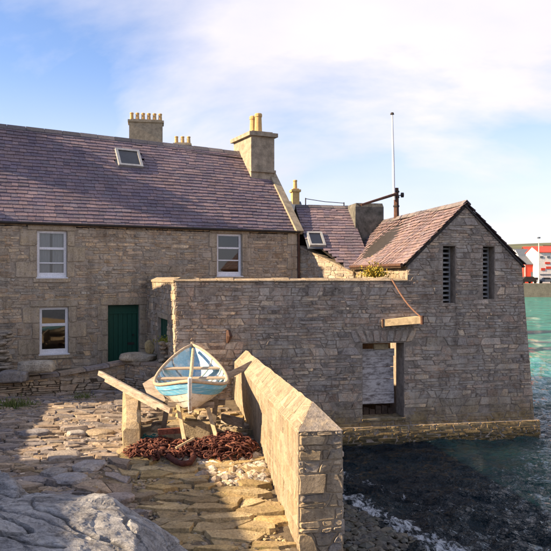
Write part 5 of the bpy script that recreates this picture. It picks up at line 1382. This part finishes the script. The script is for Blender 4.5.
# ================================================================ far shore
rf = random.Random(97)
def fx_(px, Z): return (px - 275.5) / F * Z
QZ = 168.0; qt = EYE - (283.5 - HZ) / F * QZ
quay = MB(); quay.box((fx_(620, QZ), QZ + 30, qt / 2 - .5), (80, 60, qt + 1)); quay_o = quay.build('quay', 'quay_concrete'); quay_o['kind'] = 'structure'
hv, hf_ = [], []; hn = 60
for i in range(hn + 1):
    x = -400 + 1600 * i / hn
    top = EYE + 900 * (33 + 6 * noise.noise(Vector((x * .004, 2, 0))) + (x - 330) * .012) / F
    for (y, z) in ((330, 1.0), (520, top * .55), (900, top), (1300, top * .6)): hv.append((x, y, z))
for i in range(hn):
    for j in range(3): hf_.append((i * 4 + j, i * 4 + j + 1, (i + 1) * 4 + j + 1, (i + 1) * 4 + j))
hill = mesh('hill', hv, hf_, 'hill_grass', smooth=True); hill['kind'] = 'structure'
def far_shed(label, px0, px1, py_e, py_r, Z, wall, roof, base=qt, depth=9, windows=()):
    t0 = thing('harbour_building', label, 'building', (fx_((px0 + px1) / 2, Z), Z, base)); x0, x1 = fx_(px0, Z), fx_(px1, Z)
    ze, zr = EYE - (py_e - HZ) / F * Z, EYE - (py_r - HZ) / F * Z
    q = MB(); q.hexa([(x0, Z, base), (x1, Z, base), (x1, Z + depth, base), (x0, Z + depth, base), (x0, Z, ze), (x1, Z, ze), (x1, Z + depth, ze), (x0, Z + depth, ze)])
    q.add([(x0, Z, ze), (x0, Z + depth / 2, zr), (x0, Z + depth, ze), (x1, Z, ze), (x1, Z + depth / 2, zr), (x1, Z + depth, ze)], [(0, 1, 2), (3, 4, 5)]); q.build('wall', wall, t0)
    q = MB(); e = [Vector((x0 - .2, Z - .3, ze)), Vector((x1 + .2, Z - .3, ze)), Vector((x1 + .2, Z + depth / 2, zr + .15)), Vector((x0 - .2, Z + depth / 2, zr + .15))]; q.hexa([x - UP * .15 for x in e] + e)
    e = [Vector((x0 - .2, Z + depth + .3, ze)), Vector((x1 + .2, Z + depth + .3, ze)), Vector((x1 + .2, Z + depth / 2, zr + .15)), Vector((x0 - .2, Z + depth / 2, zr + .15))]; q.hexa([x - UP * .15 for x in e] + e)
    q.build('roof', roof, t0)
    for (a_, b_, c_, d_, mt) in windows:
        q = MB(); X0, X1, Z0, Z1 = fx_(a_, Z), fx_(c_, Z), EYE - (d_ - HZ) / F * Z, EYE - (b_ - HZ) / F * Z
        q.box(((X0 + X1) / 2, Z - .05, (Z0 + Z1) / 2), (X1 - X0, .12, Z1 - Z0)); q.build('window' if mt != 'red_sheet' else 'red_panel', mt, t0)
    return t0
far_shed('red harbour shed with grey roof across the water', 524.5, 538, 264, 256, 182, 'red_sheet', 'grey_roof', windows=[(524.5, 264.5, 525.3, 279, 'far_render'), (531, 272, 534, 281, 'grey_roof')])
far_shed('white harbour building with red trim at the right edge across the water', 538.6, 575, 252, 246, 178, 'far_render', 'red_sheet', windows=[(541, 268, 545, 270.5, 'red_sheet'), (546, 266.5, 551, 269, 'red_sheet'), (545, 262, 550, 264, 'red_sheet'), (540, 256, 543, 258, 'grey_roof'), (547, 256, 550, 258, 'grey_roof'), (540, 274, 552, 275, 'grey_roof')])
far_shed('distant white house with grey roof just behind the red shed', 519, 534, 256, 249, 300, 'far_render', 'grey_roof', base=2, windows=[(521, 258, 523, 260, 'grey_roof'), (527, 258, 529, 260, 'grey_roof')])
far_shed('distant brown house with red roof on the slope across the water', 526, 536, 251, 246.5, 380, 'brown_iron', 'red_sheet', base=4)
for k, (a_, b_, e_, r_, Z_, wm, rm, bs) in enumerate([(541, 548, 250.5, 247, 420, 'far_render', 'grey_roof', 8), (545, 556, 249, 245, 520, 'skew_stone', 'brown_iron', 14), (531, 540, 253.5, 250.5, 340, 'far_render', 'brown_iron', 4), (516, 524, 252, 249, 460, 'far_render', 'grey_roof', 8)]):
    far_shed(('small white distant house with grey roof above the white harbour building', 'distant tan house high on the slope at the right edge', 'distant white house with brown roof above the red shed', 'distant white house half hidden by the store gable')[k], a_, b_, e_, r_, Z_, wm, rm, base=bs, windows=[(a_ + 1.5, e_ + 1, a_ + 2.6, e_ + 2.6, 'grey_roof'), (b_ - 2.6, e_ + 1, b_ - 1.5, e_ + 2.6, 'grey_roof')])
lampZ = 172
lam = thing('street_lamp', 'tall thin lamp post on the quay before the red shed', 'lamp', (fx_(538.8, lampZ), lampZ, qt))
q = MB(); q.tube([(fx_(538.8, lampZ), lampZ, qt), (fx_(538.8, lampZ), lampZ, EYE - (239 - HZ) / F * lampZ)], [.16, .10], 6); q.build('post', 'far_render', lam)
q = MB(); z_ = EYE - (237.8 - HZ) / F * lampZ; q.box((fx_(538.8, lampZ), lampZ, z_), (.55, .8, .35)); q.build('lamp_head', 'grey_roof', lam)
def car(label, px, mat, Z=174, s=1.0):
    x = fx_(px, Z); t0 = thing('parked_car', label, 'car', (x, Z, qt)); q = MB()
    prof = [(-2.0, .35), (-2.05, .85), (-1.2, 1.0), (-.75, 1.45), (.9, 1.45), (1.5, 1.0), (2.05, .9), (2.05, .35)]
    v_ = [(x + a_ * s, Z - .85, qt + b_ * s) for a_, b_ in prof] + [(x + a_ * s, Z + .85, qt + b_ * s) for a_, b_ in prof]; n_ = len(prof)
    q.add(v_, [(i, (i + 1) % n_, (i + 1) % n_ + n_, i + n_) for i in range(n_)] + [tuple(range(n_)), tuple(range(n_, 2 * n_))]); q.build('body', mat, t0)
    for a_ in (-1.25, 1.3):
        q = MB(); q.tube([(x + a_ * s, Z - .9, qt + .33), (x + a_ * s, Z - .7, qt + .33)], .33 * s, 12); q.build('wheel', 'tyre', t0)
    q = MB(); q.add([(x - .65, Z - .87, qt + 1.05), (x + 1.2, Z - .87, qt + 1.05), (x + .8, Z - .87, qt + 1.38), (x - .5, Z - .87, qt + 1.38)], [(0, 1, 2, 3)]); q.build('window', 'room_dark', t0)
car('dark car parked on the quay below the red shed', 528, 'dark_metal', s=1.15)
car('brown car parked on the quay left of the white building', 533.5, 'brown_iron', 175)
car('grey car parked before the white harbour building', 545, 'grey_roof', 173)

# ================================================================ neighbour house past the left edge; wall and shed added to cast shade
rn = random.Random(101)
def neighbour(name, label, cat, pts, zt, gable_axis=None, zr=None):
    t0 = thing(name, label, cat, (pts[0][0], pts[0][1], EYE - 3.3)); P = [Vector((x, y, 0)) for x, y in pts]
    q = MB(); q.hexa([p + UP * .6 for p in P] + [p + UP * zt for p in P]); w0 = q.build('wall', 'mortar', t0)
    if zr:
        a_, b_ = (P[0] + P[1]) / 2, (P[2] + P[3]) / 2
        q = MB(); o = .0
        for (c_, d_) in ((P[0], P[3]), (P[1], P[2])):
            e = [c_ + UP * zt, d_ + UP * zt, b_ + UP * zr, a_ + UP * zr]; q.hexa([x - UP * .08 for x in e] + [x + UP * .06 for x in e])
        q.add([P[0] + UP * zt, P[1] + UP * zt, a_ + UP * zr, P[3] + UP * zt, P[2] + UP * zt, b_ + UP * zr], [(0, 1, 2), (3, 4, 5)]); q.build('roof', 'grey_roof', t0)
    return t0, w0, P
def hp_(u, b): q_ = HW.p(u, 0, -b); return (q_.x, q_.y)
t0, w0, P = neighbour('neighbour_house', 'neighbouring stone house just beyond the left edge', 'house', [hp_(-6.6, -1.85), hp_(-11.2, -1.85), hp_(-11.2, 3.6), hp_(-6.6, 3.6)], HO.z + 6.75, zr=HO.z + 7.95)
t1, w1, P1 = neighbour('shade_wall', 'unseen stone wall added beyond the left edge to shade the yard', 'wall', [(-9.0, 11.2), (-9.6, 11.2), (-11.0, 17.75), (-10.4, 17.75)], EYE - .8)  # unseen wall, added to keep the sun off the left of the yard
t2, w2, P2 = neighbour('shade_shed', 'unseen stone shed added beyond the left edge to shade the slip', 'shed', [(-8.2, 5.0), (-11.4, 5.0), (-12.0, 10.9), (-8.8, 10.9)], EYE + .68, zr=EYE + 1.4)  # unseen shed, added and sized for the shadow it throws over the slip
